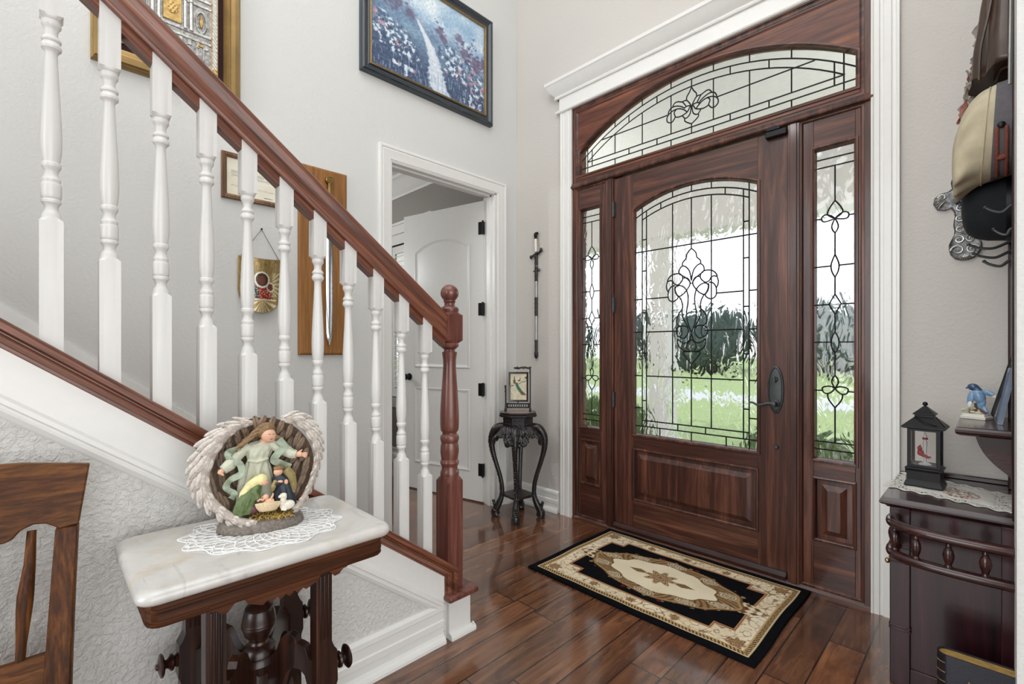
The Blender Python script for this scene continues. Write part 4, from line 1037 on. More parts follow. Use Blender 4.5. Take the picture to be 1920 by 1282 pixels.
# kneeling woman
bm = nb(); qdrape(bm, [(700, 650, 90, 26, 30, .03, 5, 0), (672, 675, 90, 48, 46, .06, 7, .4), (645, 720, 92, 66, 56, .08, 7, .8), (618, 780, 92, 78, 62, .10, 7, 1.2), (592, 850, 92, 76, 60, .12, 7, 1.6), (580, 890, 92, 72, 56, .12, 7, 2)])
qt(bm, [(665, 700, 130), (695, 760, 145), (715, 798, 142)], [26, 22, 15])
for k in range(5): qt(bm, [(662-14*k, 690+14*k, 132), (630-13*k, 770+12*k, 150-4*k), (596-6*k, 868+3*k, 146-6*k)], [4, 8, 4], 6)
remeshed('kneeling_woman_cloak', bm, m_greencloak, ag)
bm = nb(); qe(bm, (722, 622, 95), (46, 50, 46)); qt(bm, [(705, 620, 85), (640, 665, 85), (590, 730, 85), (560, 800, 85)], [44, 44, 36, 14]); remeshed('kneeling_woman_veil', bm, m_yellowveil, ag)
bm = nb(); qe(bm, (738, 638, 112), (27, 34, 30), 30); qe(bm, (764, 644, 118), (7, 8, 7)); remeshed('kneeling_woman_face', bm, m_skin, ag, .0009, 1)
bm = nb(); qt(bm, [(715, 770, 135), (735, 752, 140)], [11, 8]); remeshed('kneeling_woman_hand', bm, m_skin, ag, .0009, 1)
bm = nb(); qe(bm, (655, 850, 100), (50, 50, 46)); qe(bm, (690, 800, 100), (30, 50, 40)); remeshed('kneeling_woman_robe', bm, m_plum, ag)
# kneeling man
bm = nb(); qdrape(bm, [(850, 598, 70, 40, 34, .02, 5, 0), (862, 630, 66, 66, 46, .05, 7, .4), (880, 700, 62, 76, 54, .08, 7, .8), (888, 780, 62, 80, 60, .10, 8, 1.2), (892, 870, 62, 92, 64, .12, 8, 1.6)])
qt(bm, [(850, 640, 90), (820, 680, 114), (860, 660, 124)], [24, 22, 16])
for k in range(4): qt(bm, [(862+10*k, 650+10*k, 112), (872+10*k, 760, 122), (880+12*k, 850, 124)], [4, 7, 4], 6)
remeshed('kneeling_man_robe', bm, m_navy, ag)
bm = nb(); qt(bm, [(900, 560, 60), (945, 620, 60), (960, 700, 60), (960, 780, 55)], [40, 40, 34, 20]); qt(bm, [(830, 640, 100), (805, 690, 110), (800, 730, 105)], [20, 24, 12]); remeshed('kneeling_man_cloak', bm, m_olive, ag)
bm = nb(); qe(bm, (845, 572, 80), (36, 40, 34), -14); qe(bm, (820, 580, 100), (8, 9, 8)); remeshed('kneeling_man_face', bm, m_skin, ag, .0009, 1)
for c_, r_ in (((905, 660, 110), (16, 22, 14)), ((860, 650, 120), (22, 12, 12))):
    bm = nb(); qe(bm, c_, r_); remeshed('kneeling_man_hand', bm, m_skin, ag, .0009, 1)
bm = nb(); qe(bm, (848, 545, 74), (42, 26, 38)); qe(bm, (842, 604, 88), (24, 16, 20)); remeshed('kneeling_man_hair', bm, m_hair, ag, .0012, 1)
# manger with child
bm = nb()
loft(bm, [[Q(768+88*r*cos(2*PI*i/48)*(1+.05*cos(i*PI)), py+22*r*sin(2*PI*i/48)*(-1), 150+60*r*sin(2*PI*i/48)) for i in range(48)] for r, py in ((.45, 878), (.7, 872), (.95, 838), (1.06, 805), (.85, 812), (.3, 822))], True, True, True)
obj('manger', bm, m_cream, ag, ang=1.2)
bm = nb(); qe(bm, (772, 795, 165), (44, 26, 26), 20); qe(bm, (752, 752, 165), (22, 24, 22)); qt(bm, [(735, 775, 170), (708, 762, 180), (690, 775, 184)], [10, 8, 7]); qt(bm, [(785, 775, 172), (802, 745, 182), (806, 722, 184)], [10, 8, 6]); qt(bm, [(790, 800, 172), (812, 790, 185)], [11, 8])
remeshed('child', bm, m_skin, ag, .0009, 1)
# lamb
bm = nb(); qe(bm, (912, 845, 150), (60, 40, 36), 8); qt(bm, [(880, 830, 155), (882, 790, 160), (888, 765, 160)], [28, 24, 22]); qe(bm, (880, 758, 164), (30, 22, 22), 10); qe(bm, (856, 764, 170), (14, 12, 12)); qt(bm, [(890, 750, 182), (906, 772, 186)], [9, 5]); qt(bm, [(865, 868, 175), (905, 876, 185)], [10, 9])
remeshed('lamb', bm, m_lamb, ag, .0012, 1)

# ================================================================ OAK CHAIR
CB = Vector((1.30, -2.90, 0)); cu = Vector((.14, .99, 0)).normalized(); cv = Vector((cu.y, -cu.x, 0))   # cu along the back, cv to the front
ch = thing('dining_chair', 'oak chair with spindle back and wide top rail at the left edge', 'chair', CB)
REC = .20
def CP_(a, z, c=0):            # on the reclined back plane
    z = 1.13*z-.15 if z > .56 else z*.8625
    q = CB+cu*a+cv*(c-REC*max(0, z-.41)); return (q.x, q.y, z)
def slab(bm, pts, t, c=0): prism(bm, pts, lambda a, b: CP_(a, b, c), lambda a, b: CP_(a, b, c+t))
HB = .188
bm = nb()
top = [(-.212, .985), (-.1, .992), (0, .994), (.1, .990), (.212, .976), (.196, .862), (.164, .858), (.156, .864), (.142, .872), (.122, .874), (.102, .866), (.090, .852), (.078, .848), (0, .843), (-.078, .848), (-.090, .852), (-.102, .866), (-.122, .874), (-.142, .872), (-.156, .864), (-.164, .858), (-.196, .862)]
slab(bm, top, .022, -.004); obj('top_rail', bm, m_oak_h, ch, bevel=.003)
for s in (-1, 1):
    bm = nb(); loops = []
    for z, w, a in ((.86, .019, .176), (.75, .020, .172), (.60, .022, .168), (.45, .024, .166), (.22, .021, .170), (0, .017, .178)):
        back = -.06*max(0, (.45-z)/.45)
        loops.append([CP_(s*a+dx*w, z, dy*.017+back) for dx, dy in ((-1, -1), (1, -1), (1, 1), (-1, 1))])
    loft(bm, loops, True, True, True); pl = obj('back_post', bm, m_oak_v, ch, bevel=.004)
    bm = nb(); c = Vector(CP_(s*.170, .565, .018)); knob(bm, c, cv, [(.010, 0), (.010, .003), (.006, .006), (.001, .0065)], 14); obj('bolt_head', bm, m_blackmetal, pl)
bm = nb(); slab(bm, [(-.158, .635), (0, .628), (.158, .635), (.158, .565), (.12, .556), (.07, .560), (0, .570), (-.07, .560), (-.12, .556), (-.158, .565)], .020, -.010); obj('lower_rail', bm, m_oak_h, ch, bevel=.003)
for a in (-.112, -.056, 0, .056, .112):
    bm = nb(); tube(bm, [CP_(a*1.05, .86), CP_(a*1.04, .80), CP_(a, .745), CP_(a*.99, .72), CP_(a*.97, .66), CP_(a*.96, .62)], [.008, .010, .014, .0135, .009, .008], 12); obj('spindle', bm, m_oak_v, ch)
bm = nb(); loops = []
for z, d in ((.425, .006), (.432, 0), (.452, 0), (.460, .008)):
    loops.append([tuple(CB+cu*a+cv*c+Vector((0, 0, z))) for a, c in ((-.19+d, .02+d), (.19-d, .02+d), (.225-d, .42-d), (-.225+d, .42-d))])
loft(bm, loops, True, True, True); obj('seat', bm, m_oak_h, ch, bevel=.006)
for s in (-1, 1):
    bm = nb(); p = lambda a, c, z: tuple(CB+cu*a+cv*c+Vector((0, 0, z)))
    tube(bm, [p(s*.19, .385, .43), p(s*.192, .388, .36), p(s*.196, .392, .18), p(s*.20, .398, 0)], [.019, .022, .019, .014], 14); obj('front_leg', bm, m_oak_v, ch)
    bm = nb(); tube(bm, [p(s*.170, -.02, .2), p(s*.196, .390, .2)], .010, 10); obj('side_stretcher', bm, m_oak_h, ch)
bm = nb(); tube(bm, [p(-.195, .39, .26), p(.195, .39, .26)], .011, 10); obj('front_stretcher', bm, m_oak_h, ch)
# ================================================================ THINGS ON THE LEFT WALL
W0 = mapA(.001)
# ---- garden path painting
pt = thing('garden_painting', 'large framed landscape of a flower lined garden path, dark teal frame, above the study doorway', 'painting', (.0, -.84, 2.93))
PA0, PA1, PB0, PB1 = -1.372, -.292, 2.935, 3.735
bm = nb(); framed(bm, W0, PA0, PA1, PB0, PB1, [(0, 0), (0, .030), (.004, .038), (.014, .042), (.026, .036), (.036, .024), (.050, .020), (.056, .024), (.060, .022)]); obj('frame', bm, m_blueframe, pt, ang=.5)
bm = nb(); framed(bm, W0, PA0, PA1, PB0, PB1, [(.058, .018), (.060, .027), (.066, .030), (.073, .026), (.076, .014)])
bead = []
for (a_, b_), (c_, d_) in zip(rect(PA0, PA1, PB0, PB1, .0665), rect(PA0, PA1, PB0, PB1, .0665)[1:]+rect(PA0, PA1, PB0, PB1, .0665)[:1]):
    nn_ = int(sqrt((c_-a_)**2+(d_-b_)**2)/.006); bead += [W0(a_+(c_-a_)*i/nn_, b_+(d_-b_)*i/nn_, .029) for i in range(nn_)]
tube(bm, bead, [.0042 if i % 2 else .0018 for i in range(len(bead))], 6, True)
obj('beaded_liner', bm, plain('antique_bronze_gilt', S(150, 128, 92), .4, metal=.7, var=.35, vscale=160), pt, ang=.8)
def paintcol(u, v):
    x, y = u, v; n = nz(x*9, y*9); n2 = nz(x*34, y*34, 4); n3 = nz(x*60, y*40, 8); st = nz(x*26+y*30, (y-x*.4)*90, 2)
    sky = mixc((150, 182, 210), (222, 234, 240), .25+sstep(.30, 0, sqrt((x-.42)**2+((y-.98)*.8)**2))*.9+.5*n)
    hl = .74-.34*(x-.15)+.03*sin(x*11)                   # ridge falls to the right
    c = sky
    if y < hl+.10: c = mixc(mixc((120, 152, 184), (166, 176, 198), .5+n2), sky, sstep(hl, hl+.10, y))
    if y < hl:
        t = (hl-y)/hl
        c = mixc(mixc((138, 168, 190), (112, 136, 166), .5+n+st), mixc((74, 96, 126), (58, 70, 100), .5+n2+st), sstep(.1, .85, t))
    for (tx, ty, r) in ((.16, .74, .10), (.06, .86, .12), (.30, .68, .05), (.27, .86, .06), (.56, .66, .05), (.60, .60, .04), (.80, .58, .07), (.90, .52, .09), (.98, .56, .08), (.74, .70, .05)):
        d = sqrt(((x-tx)/r)**2+((y-ty)/(r*1.25))**2)+.7*n2+.4*st
        if d < 1.1: c = mixc(c, mixc((112, 84, 104), (86, 84, 118), .5+n3), .7*sstep(1.1, .5, d))
    # winding path
    if y < .66:
        t = (.66-y)/.66; px = .36+.07*sin(t*4.2)+.22*t*t+.06*t; wd = .010+.082*t
        d = abs((x-px)/wd)+.35*n2
        if d < 1.15:
            sd = .5+.5*sin(y*120*(1.25-t*.7)+4*n2); c = mixc(mixc((226, 232, 238), (176, 192, 214), .45*sd*sstep(.3, .6, t)+.3*d+.4*n3), c, sstep(.85, 1.15, d))
    # flower masses as soft petals
    for (fx, fy, rx, ry, pk) in ((.17, .36, .15, .15, .1), (.08, .46, .09, .10, .2), (.29, .28, .09, .11, 0), (.66, .46, .12, .10, .1), (.80, .34, .15, .16, .45), (.93, .24, .10, .18, .5), (.66, .33, .07, .10, .1), (.27, .10, .12, .07, .4), (.88, .08, .10, .08, .2), (.55, .74, .06, .05, .1), (.93, .74, .07, .07, .3), (.82, .66, .05, .06, .1)):
        d = ((x-fx)/rx)**2+((y-fy)/ry)**2
        if d < 1.1:
            cell = nz(x*30+fx*9, y*30*.74, 6)+.45*nz(x*74, y*58, 1)
            k = sstep(-.02+.25*d, .22+.2*d, cell)
            col = mixc((240, 243, 246), (186, 206, 228), .45+n3*1.4)
            if nz(x*17, y*15, fx*40) > .5-pk: col = mixc((214, 190, 202), (164, 104, 122), .5+n3)
            c = mixc(c, col, k)
            if cell < -.22: c = mixc(c, (52, 70, 100), .55)
    if y < .22 and nz(x*80, y*12, 3) > .22: c = mixc(c, (150, 172, 196), .55)
    return tuple(q*(1+.12*n3) for q in c)
m_canvas = attr_mat('painted_canvas', .55, coat=.15, bump=.25, bscale=160)
color_grid('canvas', 220, 150, lambda u, v: W0(PA0+.070+(PA1-PA0-.14)*u, PB0+.070+(PB1-PB0-.14)*v, .016), paintcol, m_canvas, pt)

# ---- gold framed relief
gd = thing('relief_icon', 'silver and gold relief of a church altar in a wide gold frame, behind the handrail', 'relief picture', (0, -2.315, 2.47))
GA0, GA1, GB0, GB1 = -2.605, -2.030, 2.470, 3.20
bm = nb(); framed(bm, W0, GA0, GA1, GB0, GB1, [(0, 0), (0, .016), (.006, .020), (.008, .034), (.014, .042), (.030, .044), (.046, .034), (.052, .036), (.056, .030), (.064, .032), (.068, .024), (.074, .026), (.078, .018)]); obj('frame', bm, m_gold, gd, ang=.4)
bm = nb(); box(bm, .001, .012, GA0+.07, GA1-.07, GB0+.07, GB1-.07); obj('velvet_mat', bm, m_burg, gd, smooth=False)
IA0, IA1, IB0, IB1 = GA0+.100, GA1-.100, GB0+.108, GB1-.10
def relief(u, v):
    x, y = u, v; h = 0; gold_ = 0
    e = min(x, 1-x, (y)*1.4, (1-y)*1.4)
    if e < .075: h = .0035 if .012 < e < .063 else .0015; h += .002*max(0, sin((x+y)*170)) if .012 < e < .063 else 0; gold_ = 1 if (min(x, 1-x) < .075 and min(y, 1-y)*1.4 < .075) or (e > .066 or e < .008) else 0; return h, gold_
    h = .0012*nz(x*14, y*18)+.0006*nz(x*40, y*46)
    # entablatures
    for yy in (.27, .33, .60, .66, .86):
        if abs(y-yy) < .013: h += .0035
    # columns
    for cx in (.30, .365, .635, .70):
        if .33 < y < .62 and abs(x-cx) < .021: h += .006*sqrt(max(0, 1-((x-cx)/.021)**2))+.002
    # central panel
    if abs(x-.5) < .095 and .36 < y < .58:
        h += .0045; gold_ = 1
        if sqrt((x-.5)**2+((y-.48)*1.2)**2) < .06: h += .002*sin(x*150)*sin(y*130)+.002
    # niches with figures
    for nx_, ny_ in ((.19, .45), (.81, .45), (.40, .74), (.60, .74)):
        dx, dy = (x-nx_)/.05, (y-ny_)/.085
        d = sqrt(dx*dx+dy*dy)
        if d < 1.25: h += .0035 if d > 1 else -.001
        if sqrt((dx*1.9)**2+(dy*1.25)**2) < .75 or sqrt((dx*2.6)**2+((dy-.55)*2.6)**2) < .7: h += .005; gold_ = 1
    # arched crowning panel
    d = sqrt(((x-.5)/.13)**2+((y-.76)/.10)**2)
    if d < 1 and abs(x-.5) < .08: h += .003; gold_ = 1
    # lower arcade and doors
    for k in range(9):
        cx = .14+.09*k
        if .20 < y < .26 and abs(x-cx) < .022: h += .003
    for cx in (.20, .80):
        if .09 < y < .24 and abs(x-cx) < .045: h += .004 if abs(x-cx) > .030 or y > .22 else .0005; gold_ = 1 if y > .22 else 0
    if .10 < y < .13 and .3 < x < .7: h += .003; gold_ = 1
    return h, gold_
def rcol(u, v):
    h, g = relief(u, v); n = nz(u*40, v*52, 7)
    b = mixc((120, 118, 116), (214, 212, 208), .35+h*110+.35*n)
    return mixc((136, 106, 58), (206, 174, 112), .35+h*80+.3*n) if g else b
m_relief = attr_mat('embossed_metal_sheet', .42, metal=.65)
color_grid('relief_panel', 150, 190, lambda u, v: W0(IA0+(IA1-IA0)*u, IB0+(IB1-IB0)*v, .016+relief(u, v)[0]*1.3), rcol, m_relief, gd)

# ---- framed document
dc = thing('framed_document', 'small oak framed printed document hanging behind the balusters', 'framed document', (0, -1.984, 1.988))
bm = nb(); framed(bm, W0, -2.114, -1.828, 1.988, 2.222, [(0, 0), (0, .014), (.004, .020), (.008, .018), (.012, .020), (.024, .013), (.026, .006)]); obj('frame', bm, m_frameoak, dc, ang=.4)
def doccol(u, v):
    c = mixc((240, 236, 222), (228, 222, 200), .5+nz(u*3, v*3))
    for (a0, a1, b0, b1) in ((.08, .44, .50, .68), (.56, .96, .50, .70), (.08, .44, .24, .30), (.56, .96, .24, .30)):
        if a0 < u < a1 and b0 < v < b1 and (v*30) % 1 < .42 and nz(u*70, int(v*30)*3.1) > -.25: c = (150, 146, 138)
    if .74 < u < .92 and .06 < v < .09 and nz(u*80, 1) > -.1: c = (140, 134, 126)
    return c
m_paper = attr_mat('printed_paper', .6, coat=.3)
color_grid('paper', 150, 110, lambda u, v: W0(-2.090+.238*u, 2.012+.186*v, .0065), doccol, m_paper, dc)

# ---- brass shield
sh_ = thing('brass_shield', 'curved brass shield with an enamelled haloed figure, hung on a thin chain', 'wall ornament', (0, -1.934, 1.415))
SY0, SY1, SZ0, SZ1 = -2.037, -1.830, 1.415, 1.706
def sform(u, v):
    w = 1 if v > .42 else sqrt(max(0, 1-((.42-v)/.42)**1.8))
    x = (u-.5)*w; z = SZ0+(SZ1-SZ0)*(v-.035*(1-(2*u-1)**2)*(v > .6)*(v-.6)/.4)
    return x, z, w
def spos(u, v):
    x, z, w = sform(u, v); return W0((SY0+SY1)/2+(SY1-SY0)*x, z, .008+.028*(1-(2*x)**2))
def shcol(u, v):
    x, z, w = sform(u, v); x = x*2; n = nz(x*14, v*14); base = mixc((132, 108, 62), (166, 142, 92), .5+n)
    if v > .93: return base
    d = sqrt((x/.36)**2+((v-.60)/.155)**2)
    if d < 1: base = (222, 216, 200) if d > .78 else (70, 50, 36)
    if sqrt((x/.17)**2+((v-.585)/.085)**2) < 1: base = (112, 62, 46)
    d = sqrt(((x-.40)/.20)**2+((v-.47)/.09)**2)
    if d < 1: base = (210, 204, 188) if d > .7 else (104, 60, 46)
    if .24 < v < .47 and abs(x+.05) < .62-(v-.24)*1.1 and base[0] < 200:
        base = (24, 62, 84) if x < -.16 else (150, 28, 44)
        if nz(x*26, v*34, 2) > .22: base = (206, 188, 128)
    if abs(v-.235) < .014 and abs(x) < .7: base = (216, 204, 170)
    if v < .21 and abs(sin(atan2(v-.23, x)*9)) > .86: base = (214, 200, 160)
    if .3 < v < .75 and x > .5 and abs(sin(atan2(v-.5, x-.2)*22)) > .75: base = (200, 184, 140)
    return base
m_shield = attr_mat('enamelled_brass', .3, metal=.55, coat=.2)
o = color_grid('shield_plate', 90, 110, spos, shcol, m_shield, sh_); sd = o.modifiers.new('thickness', 'SOLIDIFY'); sd.thickness = .003; sd.offset = 1
bm = nb(); rim = [spos(0, 1-i/20) for i in range(21)]+[spos(1, i/20) for i in range(21)]; tube(bm, rim, .0028, 6); tube(bm, [spos(i/20, 1) for i in range(21)], .0028, 6); obj('rim', bm, m_brass, sh_)
bm = nb(); tube(bm, [W0(-2.030, 1.70, .012), W0(-1.926, 1.858, .006), W0(-1.838, 1.70, .012)], .0016, 6); knob(bm, W0(-1.926, 1.860, 0), (1, 0, 0), [(.003, 0), (.003, .008), (.005, .009), (.001, .011)], 10); obj('chain', bm, m_blackmetal, sh_)

# ---- sword on its board
bd = thing('wooden_plaque', 'tall honey brown wooden board hung behind the balusters, holding a sword', 'plaque', (0, -1.597, 1.195))
bm = nb(); framed(bm, W0, -1.738, -1.456, 1.192, 2.265, [(0, 0), (0, .010), (.004, .013), (.006, .016), (.012, .018)], True); obj('board', bm, m_plaque, bd, ang=.3)
sw = thing('sword', 'medieval style sword with bronze disc pommel mounted on the wooden plaque', 'sword', (.03, -1.570, 1.245))
SYc = -1.572
bm = nb(); loft(bm, [[W0(SYc+a*w, z, .034+h*t) for a, h in ((-1, 0), (-.45, .8), (0, 1), (.45, .8), (1, 0), (0, -.8))] for z, w, t in ((2.02, .021, .005), (1.9, .021, .005), (1.45, .019, .005), (1.32, .017, .0045), (1.28, .011, .004), (1.245, .0006, .001))], True, True, True); obj('blade', bm, m_steel, sw, ang=.25)
bm = nb(); tube(bm, spline([W0(SYc-.078, 2.010, .036), W0(SYc-.045, 2.030, .038), W0(SYc, 2.035, .040), W0(SYc+.045, 2.030, .038), W0(SYc+.078, 2.010, .036)], 5), .0085, 10)
for s in (-1, 1):
    for k in range(7): a = 2*PI*k/7; ell(bm, W0(SYc+s*.086+.014*cos(a), 2.006+.018*sin(a), .038), (.006, .008, .010), None, 2)
    ell(bm, W0(SYc+s*.086, 2.006, .040), (.008, .010, .012), None, 2)
obj('crossguard', bm, m_brass, sw)
bm = nb(); tube(bm, [W0(SYc, 2.03, .036), W0(SYc, 2.09, .037), W0(SYc, 2.18, .037)], [.014, .011, .010], 12); obj('grip', bm, m_brass, sw)
bm = nb(); knob(bm, W0(SYc, 2.200, .024), (1, 0, 0), [(.021, 0), (.0235, .003), (.0235, .018), (.021, .021), (.015, .021), (.014, .019), (.001, .019)], 26); obj('pommel', bm, m_brass, sw)

# ================================================================ DRESS SWORD ON THE BACK WALL
ds = thing('dress_sword', 'slim dress sword with ivory grip in its scabbard, hanging on the wall by the corner', 'sword', (.232, -.012, 1.15))
B1 = mapB(.0)
def bx(a, b, h=.016): return B1(.232+a, b, h)
bm = nb(); tube(bm, [bx(.002, 1.905), bx(.001, 1.20)], [.011, .0085], 10); obj('scabbard', bm, m_silver, ds)
bm = nb()
n = 9; tube(bm, [bx(.001, 1.968+(1.755-1.968)*i/n) for i in range(n+1)], [.0135 if i % 2 else .0115 for i in range(n+1)], 10)
tube(bm, [bx(-.026, 1.835), bx(.03, 1.835)], .006, 8); tube(bm, [bx(.032+.010*cos(a), 1.841+.010*sin(a)) for a in [2*PI*i/14 for i in range(14)]], .003, 6, True)
obj('scabbard_mount', bm, m_black_lac, ds)
bm = nb(); n = 9; tube(bm, [bx(.001, 1.63+(1.485-1.63)*i/n) for i in range(n+1)], [.0135 if i % 2 else .0115 for i in range(n+1)], 10); obj('scabbard_band', bm, m_black_lac, ds)
bm = nb(); tube(bm, [bx(.001, z) for z in (1.30, 1.285, 1.27, 1.25, 1.23, 1.215, 1.195, 1.165, 1.150)], [.0115, .0135, .0115, .0125, .0115, .011, .016, .014, .002], 10); obj('scabbard_tip', bm, m_black_lac, ds)
bm = nb(); tube(bm, [bx(-.052, 1.952), bx(-.02, 1.962), bx(0, 1.966), bx(.03, 1.974), bx(.052, 1.990)], [.009, .008, .014, .008, .009], 10); ell(bm, bx(-.054, 1.950), (.012, .01, .016), None, 2); ell(bm, bx(.052, 1.992), (.014, .01, .018), None, 2)
obj('crossguard', bm, m_black_lac, ds)
bm = nb(); tube(bm, [bx(0, 1.985), bx(-.002, 2.03), bx(-.004, 2.085)], [.011, .0125, .0105], 12); obj('grip', bm, m_white, ds)
bm = nb(); ell(bm, bx(-.006, 2.115), (.014, .013, .020), None, 3); tube(bm, [bx(-.004, 2.085), bx(-.006, 2.10)], .011, 10); tube(bm, [bx(-.006, 2.128), bx(.016, 2.130), bx(.024, 2.118)], [.010, .008, .003], 8); obj('pommel', bm, m_blackmetal, ds)
bm = nb(); tube(bm, [bx(.018, 2.118), bx(.026, 2.06), bx(.036, 1.998)], .002, 6); obj('knuckle_chain', bm, m_brass, ds)

# ================================================================ PLANT STAND AND PEACOCK SCREEN
PS = Vector((.282, -.268, 0))
ps = thing('plant_stand', 'carved black wooden plant stand with curved legs in the corner', 'plant stand', PS)
def pol(r, a, z): return (PS.x+r*cos(a), PS.y+r*sin(a), z)
bm = nb()
def ngon(r, z, n=8, a0=PI/8, k=6):
    out = []
    for i in range(n):
        p = pol(r, a0-PI*.25+2*PI*i/n, z); q = pol(r, a0-PI*.25+2*PI*(i+1)/n, z)
        for j in range(k): out.append(tuple(a+(b-a)*j/k for a, b in zip(p, q)))
    return out
loft(bm, [ngon(r, z) for r, z in ((.135, .735), (.146, .742), (.146, .752), (.138, .757), (.142, .762), (.142, .766), (.130, .768))], True, True, True); obj('top', bm, m_black_lac, ps, ang=.4)
bm = nb(); bmesh.ops.create_circle(bm, cap_ends=True, segments=40, radius=.112, matrix=Matrix.Translation((PS.x, PS.y, .7685))); obj('stone_inset', bm, plain('pinkish_stone_inset', S(150, 124, 108), .35, var=.15, coat=.2), ps)
bm = nb(); loft(bm, [ngon(r, z) for r, z in ((.112, .665), (.116, .668), (.116, .735), (.112, .738))], True, True, True)
for i in range(8):
    a = PI/8-PI*.25+2*PI*(i+.5)/8
    for da_ in (-.16, .16):
        for dz in (-.014, .014):
            M_ = Matrix.Rotation(a, 3, 'Z'); ell(bm, pol(.1075, a+da_, .701+dz), (.004, .012, .007), M_, 2)
obj('frieze', bm, m_black_lac, ps, ang=.4)
bm = nb(); NA, NV = 176, 13      # pierced carved apron between the legs
G = []
for j in range(NV+1):
    row = []
    for i in range(NA):
        a = 2*PI*i/NA; k = abs(((a-radians(-52))/(PI/2)+.5) % 1-.5)*2
        zb = .535+.075*sstep(.25, 1, 1-k if False else k)+.012*sin(a*16); zb = min(zb, .63)
        t = j/NV; z = .668+(zb-.668)*t
        r = .119+.066*sstep(.668, .57, z)+.006*nz(cos(a)*16, sin(a)*16, z*60)+.005*sin(a*40+z*160)
        row.append(bm.verts.new(pol(r, a, z)))
    G.append(row)
for j in range(NV):
    for i in range(NA):
        a = 2*PI*(i+.5)/NA
        if 2 < j < NV-2 and nz(cos(a)*22, sin(a)*22, j*.55) > .24: continue
        bm.faces.new((G[j][i], G[j][(i+1) % NA], G[j+1][(i+1) % NA], G[j+1][i]))
o = obj('carved_apron', bm, m_black_carv, ps, ang=1.2); sd = o.modifiers.new('thick', 'SOLIDIFY'); sd.thickness = .012
rg = random.Random(5)
for i in range(4):
    a = radians(-52+90*i)
    bm = nb(); pts = spline([(*pol(.090, a, .664),), pol(.150, a, .650), pol(.185, a, .605), pol(.196, a, .545), pol(.186, a, .47), pol(.160, a, .38), pol(.132, a, .29), pol(.118, a, .21), pol(.120, a, .15), pol(.138, a, .10), pol(.160, a, .055), pol(.168, a, .028), pol(.160, a, .002)], 5)
    n = len(pts); rad = []
    for j in range(n):
        t = j/(n-1); r = .034-.018*sstep(0, .45, t)+.010*sstep(.62, .82, t)+(.006 if t > .85 else 0); rad.append(r*(1-.5*(t > .985))*(.70+.30*sstep(0, .10, t)))
    tube(bm, pts, rad, 12)
    for j in range(2, n-2):
        p = Vector(pts[j]); o = Vector((cos(a), sin(a), 0)); 
        for q in range(3):
            off = o*rad[j]*.8+Vector((-sin(a), cos(a), 0))*rg.uniform(-.7, .7)*rad[j]; ell(bm, p+off, (.005, .006, .009), Matrix.Rotation(rg.uniform(-1, 1), 3, 'X'), 1)
    for j in range(5): ell(bm, pol(.165+.004*j, a+rg.uniform(-.06, .06), .035+.018*j), (.012, .012, .013), None, 2)
    obj('leg', bm, m_black_carv, ps)
bm = nb(); loops = []
for r, z in ((.10, .150), (.108, .154), (.108, .166), (.10, .170)): loops.append([pol(r*(1+.10*cos(4*(2*PI*i/48-radians(-52)))), 2*PI*i/48, z) for i in range(48)])
loft(bm, loops, True, True, True); obj('lower_shelf', bm, m_black_carv, ps, ang=.5)

PKa = radians(-47); pf = Vector((cos(PKa), sin(PKa), 0)); pr_ = Vector((-pf.y, pf.x, 0)); PK0 = Vector((.284, -.270, .7695))
pk = thing('peacock_screen', 'small black carved table screen with a peacock picture on the plant stand', 'table screen', PK0)
def pq(a, z, c=0): q = PK0+pr_*a+pf*c; return (q.x, q.y, PK0.z+z)
def pbox(bm, a0, a1, z0, z1, c0=-.008, c1=.008): loft(bm, [[pq(a, z, c) for a, z in ((a0, z0), (a1, z0), (a1, z1), (a0, z1))] for c in (c0, c1)], True, True, True)
bm = nb(); loft(bm, [[pq(a, z, h) for a, z in rect(-.068, .076, .072, .290, d)] for d, h in ((0, -.007), (0, .009), (.003, .011), (.010, .009), (.013, .004))], True); obj('picture_frame', bm, m_black_lac, pk, ang=.5)
def pkcol(u, v):
    c = mixc((226, 218, 192), (206, 198, 170), .5+nz(u*5, v*6))
    br = .60+.22*(u-.4)+.02*sin(u*20)
    if abs(v-br) < .013 and (u < .22 or u > .5): c = (84, 62, 52)
    if abs(v-(.48+.3*u)) < .006 and u < .3: c = (120, 104, 88)
    # tail
    t = (.66-v)/.48
    if 0 < t < 1:
        cx = .36+.38*t*t+.12*t; w = .085+.075*t
        d = (u-cx)/w
        if abs(d) < 1: c = mixc((58, 122, 86), (40, 84, 74), .5+1.2*nz(u*22, v*20)); c = (150, 166, 120) if d < -.6 else c; c = mixc(c, (168, 70, 52), sstep(.74, .98, t))
    if sqrt(((u-.25)/.075)**2+((v-.70)/.09)**2) < 1: c = (112, 84, 54)
    if sqrt(((u-.25)/.03)**2+((v-.83)/.07)**2) < 1: c = (54, 48, 46)
    if sqrt(((u-.54)/.09)**2+((v-.735)/.035)**2) < 1: c = (128, 84, 60)
    if sqrt(((u-.60)/.02)**2+((v-.80)/.05)**2) < 1: c = (96, 84, 70)
    if (u > .9 and .8 < v < .88): c = (70, 60, 54)
    return c
color_grid('picture', 60, 80, lambda u, v: pq(-.056+.120*u, .084+.194*v, .002), pkcol, m_paper, pk)
bm = nb(); pbox(bm, -.056, .064, .084, .278, -.006, .0012); obj('backing', bm, m_cream, pk, smooth=False)
